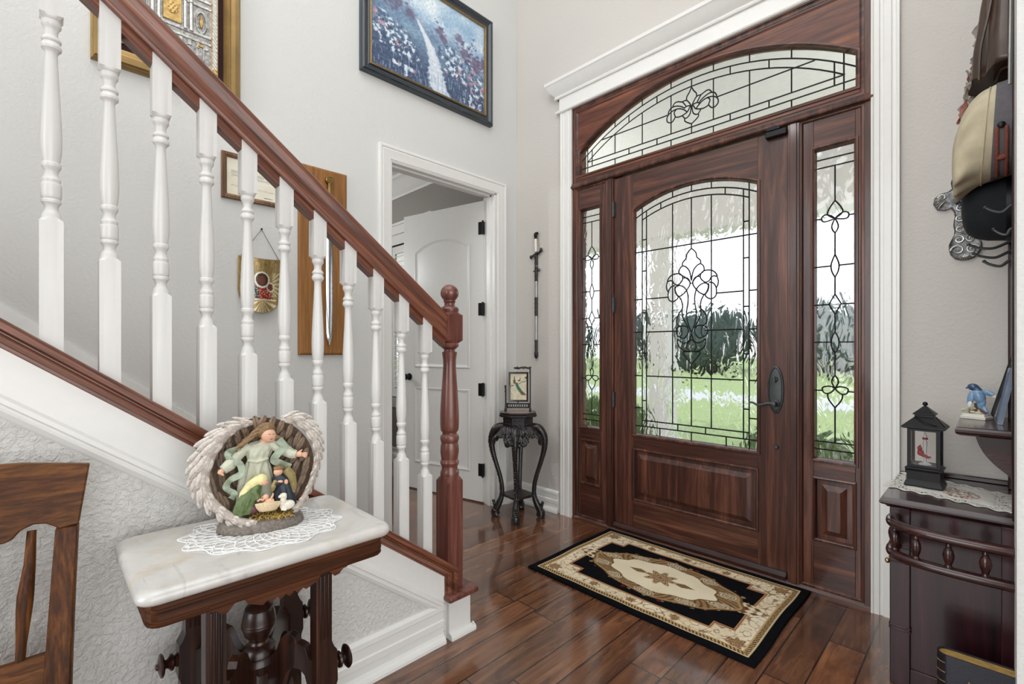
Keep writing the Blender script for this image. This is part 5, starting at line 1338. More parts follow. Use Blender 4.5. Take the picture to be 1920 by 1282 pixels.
for a, h in ((-.090, .185), (.090, .320)):
    bm = nb(); pbox(bm, a-.005, a+.005, .0, h, -.006, .006); loft(bm, [[pq(a+x, z, c) for x, c in ((-.009, -.03), (.009, -.03), (.009, .03), (-.009, .03))] for z in (0, .022)], True, True, True)
    loft(bm, [[pq(a+x, .05, c) for x, c in ((-.006, -.02), (.006, -.02), (.006, .02), (-.006, .02))], [pq(a+x, .02, c) for x, c in ((-.006, -.03), (.006, -.03), (.006, .03), (-.006, .03))]], True, True, True)
    ell(bm, pq(a-.002, h, 0), (.008, .008, .009), None, 2)
    for k in range(4): ell(bm, pq(a-.003*(k % 2), h-.012*k, 0), (.006, .006, .008), None, 2)
    obj('post', bm, m_black_lac, pk)
bm = nb(); pbox(bm, -.086, .086, .056, .062, -.004, .004); pbox(bm, -.086, .086, .024, .030, -.004, .004)
for k in range(9):
    a = -.066+.0165*k; tube(bm, [pq(a+.009*cos(t), .043+.012*sin(t), 0) for t in [2*PI*i/14 for i in range(14)]], .0028, 6, True)
pbox(bm, -.086, -.072, .024, .062, -.004, .004); pbox(bm, .072, .086, .024, .062, -.004, .004)
tube(bm, [pq(.0, .060), pq(.0, .075)], .004, 8); obj('fretwork_rail', bm, m_black_lac, pk)
bm = nb()
for k in range(8): ell(bm, pq(-.02+.0155*k, .318+.004*(k % 2), 0), (.011, .006, .0075), Matrix.Rotation(PKa+PI/2, 3, 'Z'), 2)
tube(bm, spline([pq(-.03, .322), pq(0, .312), pq(.04, .326), pq(.09, .318)], 6), .004, 8); obj('carved_crest', bm, m_black_lac, pk)

# ================================================================ STUDY: desk chair glimpsed through the balusters
oc = thing('office_chair', 'black office chair glimpsed in the study below the shutters', 'office chair', (-1.95, -.62, 0))
bm = nb(); ell(bm, (-1.95, -.62, .49), (.25, .24, .05), None, 3); obj('seat', bm, m_officeblack, oc)
bm = nb(); ell(bm, (-1.98, -.40, .80), (.23, .05, .24), None, 3); obj('backrest', bm, m_officeblack, oc)
bm = nb(); tube(bm, [(-1.95, -.62, .45), (-1.95, -.62, .10)], .028, 12)
for k in range(5): a = 2*PI*k/5; tube(bm, [(-1.95, -.62, .11), (-1.95+.27*cos(a), -.62+.27*sin(a), .07)], [.022, .014], 8); ell(bm, (-1.95+.27*cos(a), -.62+.27*sin(a), .031), (.03, .03, .031), None, 2)
tube(bm, [(-1.95, -.60, .44), (-1.96, -.40, .46), (-1.98, -.38, .7)], .02, 8); obj('pedestal', bm, m_blackmetal, oc)
for s in (-1, 1):
    bm = nb(); tube(bm, [(-1.95+s*.24, -.62, .50), (-1.95+s*.29, -.60, .62), (-1.95+s*.28, -.48, .68), (-1.95+s*.28, -.74, .68)], .016, 8); obj('armrest', bm, m_blackmetal, oc)
# ================================================================ HALL TREE
ht = thing('hall_tree', 'dark mahogany hall tree with hooks, shelf and umbrella rail at the right edge', 'hall tree', (2.63, -.30, 0))
bm = nb(); loft(bm, [[(x, y, z) for x, y in ((2.437+d, -.562+d), (2.812, -.562+d), (2.812, -.022), (2.437+d, -.022))] for d, z in ((.022, .644), (.016, .650), (.006, .654), (.0, .660), (.0, .666), (.006, .676), (.010, .680))], True, True, True); obj('counter_top', bm, m_hall_h, ht, ang=.3)
bm = nb(); box(bm, 2.46, 2.80, -.034, -.022, .68, .70); obj('back_ledge', bm, m_hall_h, ht, bevel=.003)
bm = nb(); box(bm, 2.478, 2.80, -.528, -.03, .03, .646); box(bm, 2.470, 2.80, -.536, -.03, 0, .07); obj('cabinet_body', bm, m_hall_v, ht, bevel=.002)
bm = nb(); box(bm, 2.466, 2.524, -.542, -.50, .0, .646)
for z in (.50, .445, .20): box(bm, 2.463, 2.527, -.545, -.50, z, z+.006); box(bm, 2.463, 2.527, -.545, -.50, z+.012, z+.018)
obj('pilaster', bm, m_hall_v, ht, bevel=.0025)
bm = nb(); box(bm, 2.752, 2.80, -.542, -.50, .0, .646); obj('pilaster', bm, m_hall_v, ht, bevel=.0025)
bm = nb(); framed(bm, lambda a, b, h: (2.478-h, a, b), -.49, -.06, .10, .60, [(0, 0), (0, .008), (.05, .010), (.055, .004)], True); dr = obj('cupboard_door', bm, m_hall_v, ht, ang=.3)
bm = nb(); knob(bm, (2.470, -.455, .415), (-1, 0, 0), [(.008, 0), (.008, .003), (.005, .006), (.005, .012), (.010, .018), (.010, .024), (.004, .028), (.001, .0285)], 18); tag(obj('door_knob', bm, m_brass, dr), 'small brass knob')
RP = [(2.482, -.538), (2.480, -.585), (2.488, -.628), (2.512, -.658), (2.555, -.676), (2.62, -.686), (2.70, -.688), (2.80, -.684)]
def umb(name, z, w, h):
    sp = spline([(*p, z) for p in RP], 6); loops = []
    for i, p in enumerate(sp):
        t = (sp[min(i+1, len(sp)-1)]-sp[max(i-1, 0)]); t.z = 0; t.normalize(); nn = Vector((t.y, -t.x, 0))
        loops.append([p+nn*(w*cos(2*PI*k/16))+Vector((0, 0, h*sin(2*PI*k/16))) for k in range(16)])
    bm = nb(); loft(bm, loops, True, True, True); return obj(name, bm, m_hall_h, ht, ang=1.2)
umb('umbrella_rail', .612, .020, .016); umb('umbrella_rail', .508, .020, .016)
sp = spline([(*p, .512) for p in RP], 12)
for k in (9, 26, 47, 62, 74):
    p = sp[k]; bm = nb(); lathe(bm, [(.006, .512), (.010, .516), (.011, .524), (.008, .530), (.009, .534), (.013, .546), (.015, .560), (.012, .576), (.007, .584), (.009, .588), (.006, .594), (.006, .604)], (p.x, p.y, 0), 18); obj('spindle', bm, m_hall_h, ht)
bm = nb(); box(bm, 2.792, 2.812, -.56, -.03, .68, 2.62); obj('back_panel', bm, m_hall_v, ht, bevel=.002)
for y0 in (-.10, -.565):
    bm = nb(); box(bm, 2.776, 2.812, y0, y0+.06, .68, 2.66); obj('back_post', bm, m_hall_v, ht, bevel=.004)
bm = nb(); loft(bm, [[(x, y, z) for x, y in ((2.640+d, -.500+d), (2.795, -.500+d), (2.795, -.035), (2.640+d, -.035))] for d, z in ((.012, .924), (.003, .929), (.0, .936), (.0, .944), (.005, .951), (.008, .953))], True, True, True); obj('shelf', bm, m_hall_h, ht, ang=.3)
SC_ = [(2.690, .925), (2.700, .890), (2.718, .855), (2.742, .825), (2.768, .800), (2.783, .775), (2.787, .745), (2.795, .742), (2.795, .925)]
for y0 in (-.475, -.115):
    bm = nb(); sc = [(v.x, v.z) for v in spline([(a, 0, b) for a, b in SC_[:7]], 5)]+SC_[7:]
    for k, (ya, yb, d) in enumerate(((0, .012, .006), (.012, .024, 0), (.024, .036, .006), (.036, .048, 0), (.048, .060, .006))):
        prism(bm, [(a+(d if a < 2.79 else 0), b) for a, b in sc], lambda a, b: (a, y0+ya, b), lambda a, b: (a, y0+yb, b))
    obj('shelf_bracket', bm, m_hall_h, ht, ang=.4)
def hook(y, z, ln, up, dz=0):
    bm = nb(); p = [(2.79, y, z), (2.775, y, z-.004), (2.79-ln*.45, y, z-.020), (2.79-ln*.8, y, z-.010+dz), (2.79-ln, y, z+up)]
    sp = spline(p, 5); tube(bm, sp, [.006-.0015*i/(len(sp)-1) for i in range(len(sp))], 8); ell(bm, sp[-1], (.006, .006, .006), None, 2); lathe(bm, [(.016, 0), (.016, -.004), (.008, -.007), (.001, -.007)], (2.792, y, z), 14, 'x'); obj('hook', bm, m_bronze, ht)
for (y, z, ln, up) in ((-.46, 1.705, .075, .004), (-.30, 1.672, .100, .004), (-.44, 1.630, .055, .004), (-.10, 1.640, .125, .006), (-.12, 1.600, .110, .004), (-.16, 1.560, .080, .004), (-.42, 1.990, .06, .01), (-.30, 2.48, .07, .02), (-.15, 2.50, .07, .02)): hook(y, z, ln, up)

# ---- lace runner
def runcol(u, v):
    c = mixc((238, 236, 230), (226, 222, 212), .5+nz(u*9, v*9)); x, y = (u-.56)/.17, (v-.46)/.24
    if x*x+y*y < 1:
        n = nz(u*26, v*26, 3); m = nz(u*34+4, v*34, 8)
        if n > .16: c = mixc((176, 96, 84), (206, 150, 130), .5+2*m)
        elif n < -.2: c = (92, 96, 66)
        elif m > .3: c = (120, 84, 66)
    return c
RQ = [Vector((2.432, -.385, 0)), Vector((2.795, -.500, 0)), Vector((2.798, -.215, 0)), Vector((2.462, -.060, 0))]
def runpos(u, v):
    a = RQ[0].lerp(RQ[1], u); b = RQ[3].lerp(RQ[2], u); e = min(u, 1-u, v, 1-v)
    p = a.lerp(b, v); w = .010*max(0, 1-e/.10)
    q = p+Vector((w*sin(v*42)*(1 if u > .5 else -1)*(min(u, 1-u) < .1), w*sin(u*46)*(1 if v > .5 else -1)*(min(v, 1-v) < .1), 0))
    return (q.x, q.y, .6825+.0012*sin(u*22)*sin(v*15)+(.0008 if e < .14 else 0))
def runskip(u, v):
    e = min(u, 1-u, v, 1-v)
    return .02 < e < .16 and (sin(u*150)*sin(v*118) > .28 or nz(u*40, v*40) > .28)
m_linen = attr_mat('embroidered_linen', .9, bump=.3, bscale=700)
o = color_grid('table_runner', 110, 86, runpos, runcol, m_linen, thick=.0012, skip=runskip); tag(o, 'white lace edged runner with embroidered flowers on the hall tree counter', 'table runner')

# ---- lantern
LN = Vector((2.545, -.267, .685))
lf = Vector((cos(radians(-93)), sin(radians(-93)), 0)); lr = Vector((-lf.y, lf.x, 0))
ln_ = thing('lantern', 'black square lantern with a red bird ornament inside, on the runner', 'lantern', LN)
def lq(a, c, z): q = LN+lr*(a*.94)+lf*(c*.94); return (q.x, q.y, LN.z+z*1.13)
def lsq(s, z, d=None): d = d or s; return [lq(-s, -d, z), lq(s, -d, z), lq(s, d, z), lq(-s, d, z)]
bm = nb(); loft(bm, [lsq(s, z) for s, z in ((.062, 0), (.062, .004), (.056, .018), (.054, .022), (.054, .052), (.057, .056), (.060, .060), (.058, .064), (.050, .066))], True, True, True); obj('base', bm, m_blackmetal, ln_, ang=.3, bevel=.001)
bm = nb()
for sx in (-1, 1):
    for sy in (-1, 1): loft(bm, [[lq(sx*.046+a, sy*.046+c, z) for a, c in ((-.006, -.006), (.006, -.006), (.006, .006), (-.006, .006))] for z in (.064, .200)], True, True, True)
for z0, z1 in ((.064, .074), (.192, .203)):
    for s in (-1, 1):
        loft(bm, [[lq(-.05, s*.046+c, z) for c, z in ((-.005, z0), (.005, z0), (.005, z1), (-.005, z1))], [lq(.05, s*.046+c, z) for c, z in ((-.005, z0), (.005, z0), (.005, z1), (-.005, z1))]], True, True, True)
        loft(bm, [[lq(s*.046+c, -.05, z) for c, z in ((-.005, z0), (.005, z0), (.005, z1), (-.005, z1))], [lq(s*.046+c, .05, z) for c, z in ((-.005, z0), (.005, z0), (.005, z1), (-.005, z1))]], True, True, True)
obj('frame', bm, m_blackmetal, ln_, smooth=False)
for s in (-1, 1):
    for ax in (0, 1):
        bm = nb(); loft(bm, [[(lq(a, s*.046+c, z) if ax else lq(s*.046+c, a, z)) for a, z in rect(-.041, .041, .073, .193)] for c in (-.0008, .0008)], True, True, True); obj('glass_pane', bm, m_clear, ln_, smooth=False)
bm = nb(); loft(bm, [lsq(s, z) for s, z in ((.062, .200), (.070, .203), (.070, .207), (.052, .222), (.030, .240), (.030, .246), (.036, .248), (.036, .251), (.020, .264), (.006, .276))], True, True, True); lathe(bm, [(r_, h_*1.13) for r_, h_ in ((.004, .272), (.004, .278), (.008, .281), (.0085, .285), (.006, .290), (.001, .292))], LN, 14); obj('roof', bm, m_blackmetal, ln_, ang=.3)
bm = nb(); tube(bm, [lq(-.030, .035, .243), lq(.0, .060, .230), lq(.040, .062, .216), lq(.066, .040, .212), lq(.034, .0, .240)], .0018, 6); obj('handle', bm, m_blackmetal, ln_)
bm = nb(); lathe(bm, [(r_, h_*1.13) for r_, h_ in ((.020, .070), (.021, .074), (.012, .078), (.004, .082), (.005, .10), (.004, .12), (.006, .135), (.007, .148), (.004, .158), (.006, .172), (.003, .180), (.001, .186))], LN, 16); obj('ornament_post', bm, m_clearacrylic, ln_)
bm = nb(); ell(bm, lq(-.014, .010, .113), (.010, .010, .013), None, 3); ell(bm, lq(-.016, .012, .128), (.008, .008, .008), None, 3); tube(bm, [lq(-.008, .010, .105), lq(.012, .006, .098), lq(.020, .004, .100)], [.007, .005, .002], 8); tube(bm, [lq(-.016, .012, .134), lq(-.013, .012, .141)], [.005, .001], 8)
remeshed('red_bird', bm, m_red, ln_, .0009, 1)
bm = nb(); lathe(bm, [(.0085, .180), (.0095, .184), (.007, .188)], LN, 14); obj('red_band', bm, m_red, ln_)

# ---- bluebird figurine
BB0 = Vector((2.690, -.185, .954)); bf = Vector((-.35, -.94, 0)).normalized(); brr = Vector((-bf.y, bf.x, 0))   # brr: to the picture's right
bb = thing('bluebird_figurine', 'porcelain bluebird on a twig and white plinth, on the hall tree shelf', 'figurine', BB0)
def bq(a, z, c=0): q = BB0+brr*a+bf*c; return Vector((q.x, q.y, BB0.z+z))
bm = nb(); loft(bm, [[bq(a, z, c) for a, c in ((-s, -d), (s, -d), (s, d), (-s, d))] for s, d, z in ((.036, .030, 0), (.037, .031, .004), (.037, .031, .010), (.033, .028, .012), (.033, .028, .018), (.030, .025, .020))], True, True, True); obj('plinth', bm, m_white, bb, ang=.4)
bm = nb(); tube(bm, spline([bq(-.02, .022), bq(0, .030), bq(.016, .034), bq(.032, .022)], 5), [.007]*15+[.005], 10); tube(bm, [bq(.0, .03), bq(-.004, .06)], [.006, .004], 8); obj('twig', bm, m_twig, bb)
bm = nb(); rg = random.Random(9)
for k in range(16): ell(bm, bq(rg.uniform(-.034, .010), rg.uniform(.022, .044), rg.uniform(-.012, .022)), (.009, .0035, .0065), Matrix.Rotation(rg.uniform(0, 3), 3, 'Z') @ Matrix.Rotation(rg.uniform(-.8, .8), 3, 'X'), 2)
obj('leaves', bm, m_leafcol, bb)
BR_ = Matrix((brr, bf, Vector((0, 0, 1)))).transposed()
def be(bm, a, z, c, r, rot): ell(bm, bq(a, z, c), (r[0], r[2], r[1]), BR_ @ Matrix.Rotation(radians(rot), 3, 'Y'), 3)
bm = nb(); be(bm, .006, .088, 0, (.019, .032, .018), -16); be(bm, .014, .062, 0, (.013, .024, .010), 10); be(bm, .024, .036, 0, (.009, .022, .006), -24)
be(bm, -.012, .078, .016, (.011, .030, .006), 8); be(bm, .030, .102, -.006, (.022, .010, .006), 18)
remeshed('body', bm, m_bird, bb, .0009, 3)
bm = nb(); be(bm, -.010, .122, .002, (.017, .014, .014), 6); tube(bm, [bq(-.022, .120, .002), bq(-.034, .115, .002)], [.006, .001], 8); tube(bm, [bq(-.004, .118), bq(.006, .106)], [.013, .013], 10); remeshed('head', bm, m_birddark, bb, .0009, 3)
bm = nb(); be(bm, .044, .096, -.008, (.007, .014, .004), -30); obj('wing_tip', bm, m_white, bb)
bm = nb(); be(bm, -.013, .056, .019, (.007, .014, .004), 8); obj('wing_tip', bm, m_white, bb)

# ---- two frames leaning on the shelf
def leanframe(name, label, y0, y1, xb, lean, z0, h, mat_, thick):
    t = thing(name, label, 'picture frame', (xb, (y0+y1)/2, z0))
    f = lambda a, b, c: (xb+lean*b-c, a, z0+b)
    bm = nb(); loft(bm, [[f(a, b, c) for a, b in rect(y0, y1, 0, h, d)] for d, c in ((0, -thick), (0, 0), (.004, .003), (.016, .002), (.02, -.003))], True, True, False); obj('frame', bm, mat_, t, ang=.4)
    bm = nb(); loft(bm, [[f(a, b, c) for a, b in rect(y0+.018, y1-.018, .018, h-.018)] for c in (-thick+.001, -.004)], True, True, True); obj('photo_print', bm, m_paperplain, t, smooth=False)
m_paperplain = plain('faded_print', S(170, 150, 136), .5, var=.2, vscale=18)
m_slate = plain('slate_blue_frame', S(92, 106, 128), .3, coat=.3, var=.08)
leanframe('picture_frame', 'slate blue picture frame leaning at the right end of the hall tree shelf', -.34, -.16, 2.744, .17, .954, .20, m_slate, .014)
leanframe('picture_frame', 'thin black picture frame leaning behind the slate blue one on the shelf', -.125, -.045, 2.728, .24, .954, .26, m_blackmetal, .008)

# ---- bible below the umbrella rail
BK = Vector((2.606, -.735, 0))
bk = thing('bible', 'thick black bible with gilded page edges standing below the umbrella rail', 'book', (2.70, -.71, 0))
bm = nb(); sp = [(2.606+.020*(1-cos(t)), -.712-.026*sin(t)) for t in [PI/2-PI*i/14*1.0 for i in range(15)]]
arcp = [(2.634-.028*cos(radians(a)), -.712+.029*sin(radians(a))) for a in range(-90, 91, 15)]
out = [(2.80, -.741)]+arcp+[(2.80, -.683), (2.80, -.687)]+[(2.634-.024*cos(radians(a)), -.712+.025*sin(radians(a))) for a in range(90, -91, -15)]+[(2.80, -.737)]
prism(bm, out, lambda a, b: (a, b, .0), lambda a, b: (a, b, .262)); obj('cover', bm, m_navybook, bk, ang=.5)
bm = nb(); inn = [(2.795, -.737)]+[(2.634-.024*cos(radians(a)), -.712+.025*sin(radians(a))) for a in range(-90, 91, 15)]+[(2.795, -.687)]
prism(bm, inn, lambda a, b: (a, b, .004), lambda a, b: (a, b, .257)); obj('page_block', bm, plain('gilded_page_edge', S(196, 160, 92), .4, metal=.3, var=.25, vscale=60), bk, ang=.5)
for z in (.236, .206, .176, .146, .09, .05):
    bm = nb(); tube(bm, [(2.634-.0285*cos(radians(a)), -.712+.0295*sin(radians(a)), z) for a in range(-75, 60, 15)], .0016, 6); obj('spine_band', bm, m_gold, bk)
cu_ = bpy.data.curves.new('title', 'FONT'); cu_.body = 'HOLY\nBIBLE'; cu_.size = .034; cu_.extrude = .0006; cu_.align_x = 'CENTER'; cu_.space_line = 1.0
to = bpy.data.objects.new('title_tmp', cu_); COL.objects.link(to)
dg = bpy.context.evaluated_depsgraph_get(); me = bpy.data.meshes.new_from_object(to.evaluated_get(dg)); bpy.data.objects.remove(to)
bm = nb(); bm.from_mesh(me); bm.transform(Matrix.Translation((2.722, -.7418, .180)) @ Matrix.Rotation(PI/2, 4, 'X')); obj('gold_title', bm, m_gold, bk, recalc=False, smooth=False)
bm = nb()
# ---- hats
kp = thing('khaki_cap', 'khaki cloth cap with grey band and rust cord on a hall tree hook', 'cap', (2.70, -.45, 1.78))
def ring(x, cy, cz, ry, rz, n=56, fold=0, ph=0, shear=0):
    out = []
    for i in range(n):
        a = 2*PI*i/n; k = 1+fold*(1.0*sin(5*a+ph)+.9*abs(sin(3.5*a+ph*1.5))+.7*sin(11*a+ph*3)-.5)
        out.append((x+shear*sin(a), cy+ry*k*cos(a), cz+rz*k*sin(a)))
    return out
bm = nb()
loft(bm, [ring(2.752, -.44, 1.965, .122, .158, shear=.006), ring(2.735, -.44, 1.962, .124, .160, shear=.008), ring(2.715, -.44, 1.955, .126, .160, fold=.014, shear=.012), ring(2.695, -.44, 1.948, .125, .162, fold=.035, ph=.5, shear=.014), ring(2.675, -.44, 1.932, .121, .160, fold=.065, ph=.8, shear=.016), ring(2.657, -.44, 1.910, .112, .152, fold=.085, ph=1.0, shear=.012), ring(2.643, -.44, 1.888, .098, .132, fold=.085, ph=1.2, shear=.008), ring(2.634, -.44, 1.872, .072, .098, fold=.03, ph=2), ring(2.630, -.44, 1.868, .02, .026)], True, False, True)
o = obj('crown', bm, m_khaki, kp, ang=1.5); o.modifiers.new('smooth', 'SUBSURF').levels = 1; o.modifiers['smooth'].render_levels = 2
bm = nb(); tube(bm, [Vector(p) for p in ring(2.716, -.44, 1.955, .1275, .1615, shear=.012)], .0022, 6, True); obj('seam', bm, m_khaki, kp)
bm = nb(); loft(bm, [ring(2.735, -.44, 1.962, .126, .162, shear=.008), ring(2.757, -.44, 1.966, .124, .160, shear=.005), ring(2.784, -.44, 1.970, .122, .158, shear=0), ring(2.786, -.44, 1.970, .112, .148), ring(2.75, -.44, 1.965, .112, .148)], True); obj('band', bm, m_greyband, kp, ang=1.0)
bm = nb()
def onband(x, a): return (x, -.44+.1275*cos(a), 1.967+.1635*sin(a))
for x, off in ((2.742, 0), (2.764, 0)):
    pts = [onband(x+.002*sin(i*.5), radians(-100-100*i/40)) for i in range(41)]
    pts = [(p[0], -.44+(p[1]+.44)*1.01, p[2]) for p in [onband(x, radians(190+70*i/40)) for i in range(41)]]
    tube(bm, pts, [.0045+.0012*(i % 2) for i in range(41)], 8)
p = onband(2.753, radians(225)); ell(bm, p, (.016, .008, .010), None, 2); obj('cord', bm, m_cord, kp)
bm = nb(); knob(bm, onband(2.752, radians(188)), (0, -1, 0), [(.010, 0), (.010, .004), (.006, .007), (.001, .0075)], 16); obj('button', bm, m_blackmetal, kp)

bh = thing('black_hat', 'black felt hat hanging below the khaki cap', 'hat', (2.71, -.30, 1.63))
bm = nb(); loft(bm, [ring(2.79, -.28, 1.745, .11, .128), ring(2.765, -.28, 1.745, .112, .128), ring(2.72, -.28, 1.748, .110, .124), ring(2.69, -.28, 1.752, .104, .117), ring(2.668, -.28, 1.756, .092, .103), ring(2.655, -.28, 1.760, .070, .078), ring(2.650, -.28, 1.762, .03, .034)], True, False, True)
obj('crown', bm, m_blackfelt, bh, ang=1.5)
bm = nb(); loft(bm, [ring(2.766, -.28, 1.745, .1135, .130), ring(2.786, -.28, 1.745, .1135, .130)], True); obj('ribbon', bm, m_blackmetal, bh)
bm = nb(); loops = []
for d, t in ((0, 0), (.03, .3), (.055, .55), (.055, .62), (.03, .37), (0, .07)): loops.append([(2.79-.09*t*0-.002*t, -.28+(.108+.02*t)*cos(a), 1.745+(.126+d*.5)*sin(a)) for a in [radians(200+140*i/24) for i in range(25)]])
loft(bm, loops, False); obj('visor', bm, m_blackmetal, bh)

# ---- coats on the upper hooks
def coat(name, label, cat, cy, z0, z1, prof, matl, foldn, ph):
    bm = nb(); loops = []; N = 64; M_ = 26
    for j in range(M_+1):
        t = j/M_; z = z0+(z1-z0)*t
        w, d = prof(t)
        lp = []
        for i in range(N):
            a = PI*i/(N-1)
            f = 1+.13*(1-t*.5)*sin(foldn*a+ph+2.2*t)+.06*sin(foldn*2.3*a+ph*2-3*t)+.05*nz(a*2, t*5, ph)
            lp.append((2.775-d*f*sin(a)**.8 if 0 < i < N-1 else 2.776, cy-w*cos(a)*(1+.06*sin(7*t+ph)), z+.012*sin(a*6+ph)*(1-t)))
        loops.append(lp)
    loft(bm, loops, True, True, True)
    t = thing(name, label, cat, (2.74, cy, z0)); o = obj('body', bm, matl, t, ang=1.6); return t
lc = coat('leather_coat', 'dark brown leather coat hanging on the hall tree above the cap', 'coat', -.36, 2.165, 2.62, lambda t: (.15-.05*t, .092-.048*t), m_leather, 5, .4)
bm = nb(); sp = spline([(2.772, -.505, 2.150), (2.752, -.46, 2.165), (2.742, -.42, 2.150), (2.732, -.36, 2.175), (2.728, -.30, 2.150)], 6); tube(bm, sp, .0035, 6); obj('hem_binding', bm, m_leather, lc)
bm = nb(); sp = spline([(2.70, -.44, 2.16), (2.705, -.46, 2.26), (2.725, -.455, 2.38), (2.74, -.44, 2.50), (2.75, -.42, 2.6)], 6); tube(bm, sp, .004, 6); obj('front_edge', bm, m_leather, lc)
sv = coat('shawl', 'ragged grey and dusty rose ribbon shawl hanging beside the leather coat', 'shawl', -.145, 2.10, 2.62, lambda t: (.07-.015*t, .118-.085*t), m_tulle, 4, 1.7)
rg = random.Random(21)
bm = nb()
for k in (0, 1, 2):
    for i in range((64, 36, 10)[k]):
        t = rg.random(); z = 2.11+.48*t; y = -.145+rg.uniform(-.075, .03); x = 2.775-(.118-.080*t)*rg.uniform(.82, 1.14)+(.006 if k else 0)
        L_ = rg.uniform(.03, .06)
        sp = [(x+rg.uniform(-.012, .012), y+rg.uniform(-.014, .014), z+L_*(q-1.5)*.7) for q in range(4)]
        w = rg.uniform(.010, .022); loops = []
        for q, p in enumerate(spline(sp, 3)):
            a = q*.35+i; u = Vector((cos(a), sin(a), .15*sin(a*2)))*w*(.6+.4*sin(q*1.3)); n_ = Vector((-sin(a), cos(a), 0))*.0012
            loops.append([p+u+n_, p+u-n_, p-u-n_, p-u+n_])
        n0 = len(bm.faces); loft(bm, loops, True, True, True); bm.faces.ensure_lookup_table()
        for f_ in bm.faces[n0:]: f_.material_index = k
obj('ruffle', bm, [m_tulle, m_rose, m_crimson], sv, ang=1.2)
rd = thing('metal_cane', 'thin silver cane hooked upright on the hall tree next to the coat', 'cane', (2.775, -.57, 2.05))
bm = nb(); tube(bm, [(2.771, -.585, 2.06), (2.776, -.580, 2.52)], .0052, 10); obj('shaft', bm, m_silver, rd)
bm = nb(); sp = spline([(2.776, -.580, 2.52), (2.777, -.578, 2.56), (2.772, -.56, 2.585), (2.768, -.53, 2.585), (2.768, -.515, 2.56)], 5); tube(bm, sp, .006, 10); obj('handle', bm, m_blackmetal, rd)

# ================================================================ ORNATE CROSS
cr = thing('wall_cross', 'ornate pewter cross with scrolled relief on the wall, partly hidden by the black hat', 'cross', (2.655, -.01, 1.61))
XC, ZC = 2.652, 1.855
N = 40
def outline():
    R_ = [(.012, ZC-.258), (.030, ZC-.250), (.044, ZC-.232), (.050, ZC-.210), (.050, ZC-.188), (.042, ZC-.168), (.034, ZC-.150), (.032, ZC-.130), (.036, ZC-.112), (.035, ZC-.092), (.031, ZC-.070), (.034, ZC-.050)]
    R_ += [(.044, ZC-.030), (.066, ZC-.038), (.088, ZC-.030), (.100, ZC-.004), (.096, ZC+.020), (.078, ZC+.036), (.052, ZC+.040), (.040, ZC+.050), (.044, ZC+.075), (.036, ZC+.105), (.022, ZC+.125), (.006, ZC+.132)]
    return [(XC+a, b) for a, b in R_]+[(XC-a, b) for a, b in reversed(R_)]
ol = outline()
bm = nb(); loft(bm, [[(XC+(a-XC)*k, -h, ZC+(b-ZC)*(1-(1-k)*.35)) for a, b in ol] for k, h in ((1, .001), (1, .010), (.94, .015), (.86, .013))], True, True, True)
m_pew2 = plain('bright_pewter', S(172, 172, 168), .38, metal=.75, var=.3, vscale=90)
nbody = len(bm.faces); rg = random.Random(2)
def scroll(x, z, r, turns=1.6, s=1, a0=0):
    pts = [(x+s*r*(1-i/26)*cos(a0+turns*2*PI*i/24), -.016, z+r*(1-i/26)*sin(a0+turns*2*PI*i/24)) for i in range(25)]; tube(bm, pts, [.0045*(1-.5*i/24) for i in range(25)], 6)
def fan(x, z, r, a0, k=7):
    for i in range(k):
        a = a0-.9+1.8*i/(k-1); tube(bm, [(x, -.015, z), (x+r*.6*cos(a), -.020, z+r*.6*sin(a)), (x+r*cos(a), -.015, z+r*sin(a))], [.0015, .004, .002], 6)
for i, (dz, r) in enumerate(((-.215, .022), (-.17, .018), (-.125, .016), (-.08, .016), (-.035, .014), (.07, .016))):
    for s in (-1, 1): scroll(XC+s*r*1.0, ZC+dz, r, 1.5, s, i)
for z, a in ((ZC-.232, -PI/2), (ZC-.150, PI/2), (ZC-.10, -PI/2), (ZC-.05, PI/2), (ZC+.10, PI/2)): fan(XC, z, .026, a)
fan(XC-.060, ZC+.002, .034, PI); fan(XC+.060, ZC+.002, .034, 0)
scroll(XC-.07, ZC+.018, .013, 1.4, -1); scroll(XC+.07, ZC+.018, .013, 1.4, 1)
bm.faces.ensure_lookup_table()
for f_ in bm.faces[nbody:]: f_.material_index = 1
obj('cross_body', bm, [plain('dark_pewter', S(112, 112, 112), .4, metal=.7, var=.45, vscale=70, bump=.6, bscale=90), m_pew2], cr, ang=.5)
bm = nb(); lathe(bm, [(.030, -.012), (.031, -.018), (.024, -.021), (.018, -.018), (.010, -.020), (.001, -.021)], (XC, 0, ZC), 24, 'y')
for k in range(12): a = 2*PI*k/12; ell(bm, (XC+.029*cos(a), -.018, ZC+.029*sin(a)), (.006, .004, .006), None, 2)
tag(obj('centre_rosette', bm, plain('blue_black_enamel', S(34, 44, 58), .3, coat=.4, var=.2), cr), 'dark rosette at the crossing')

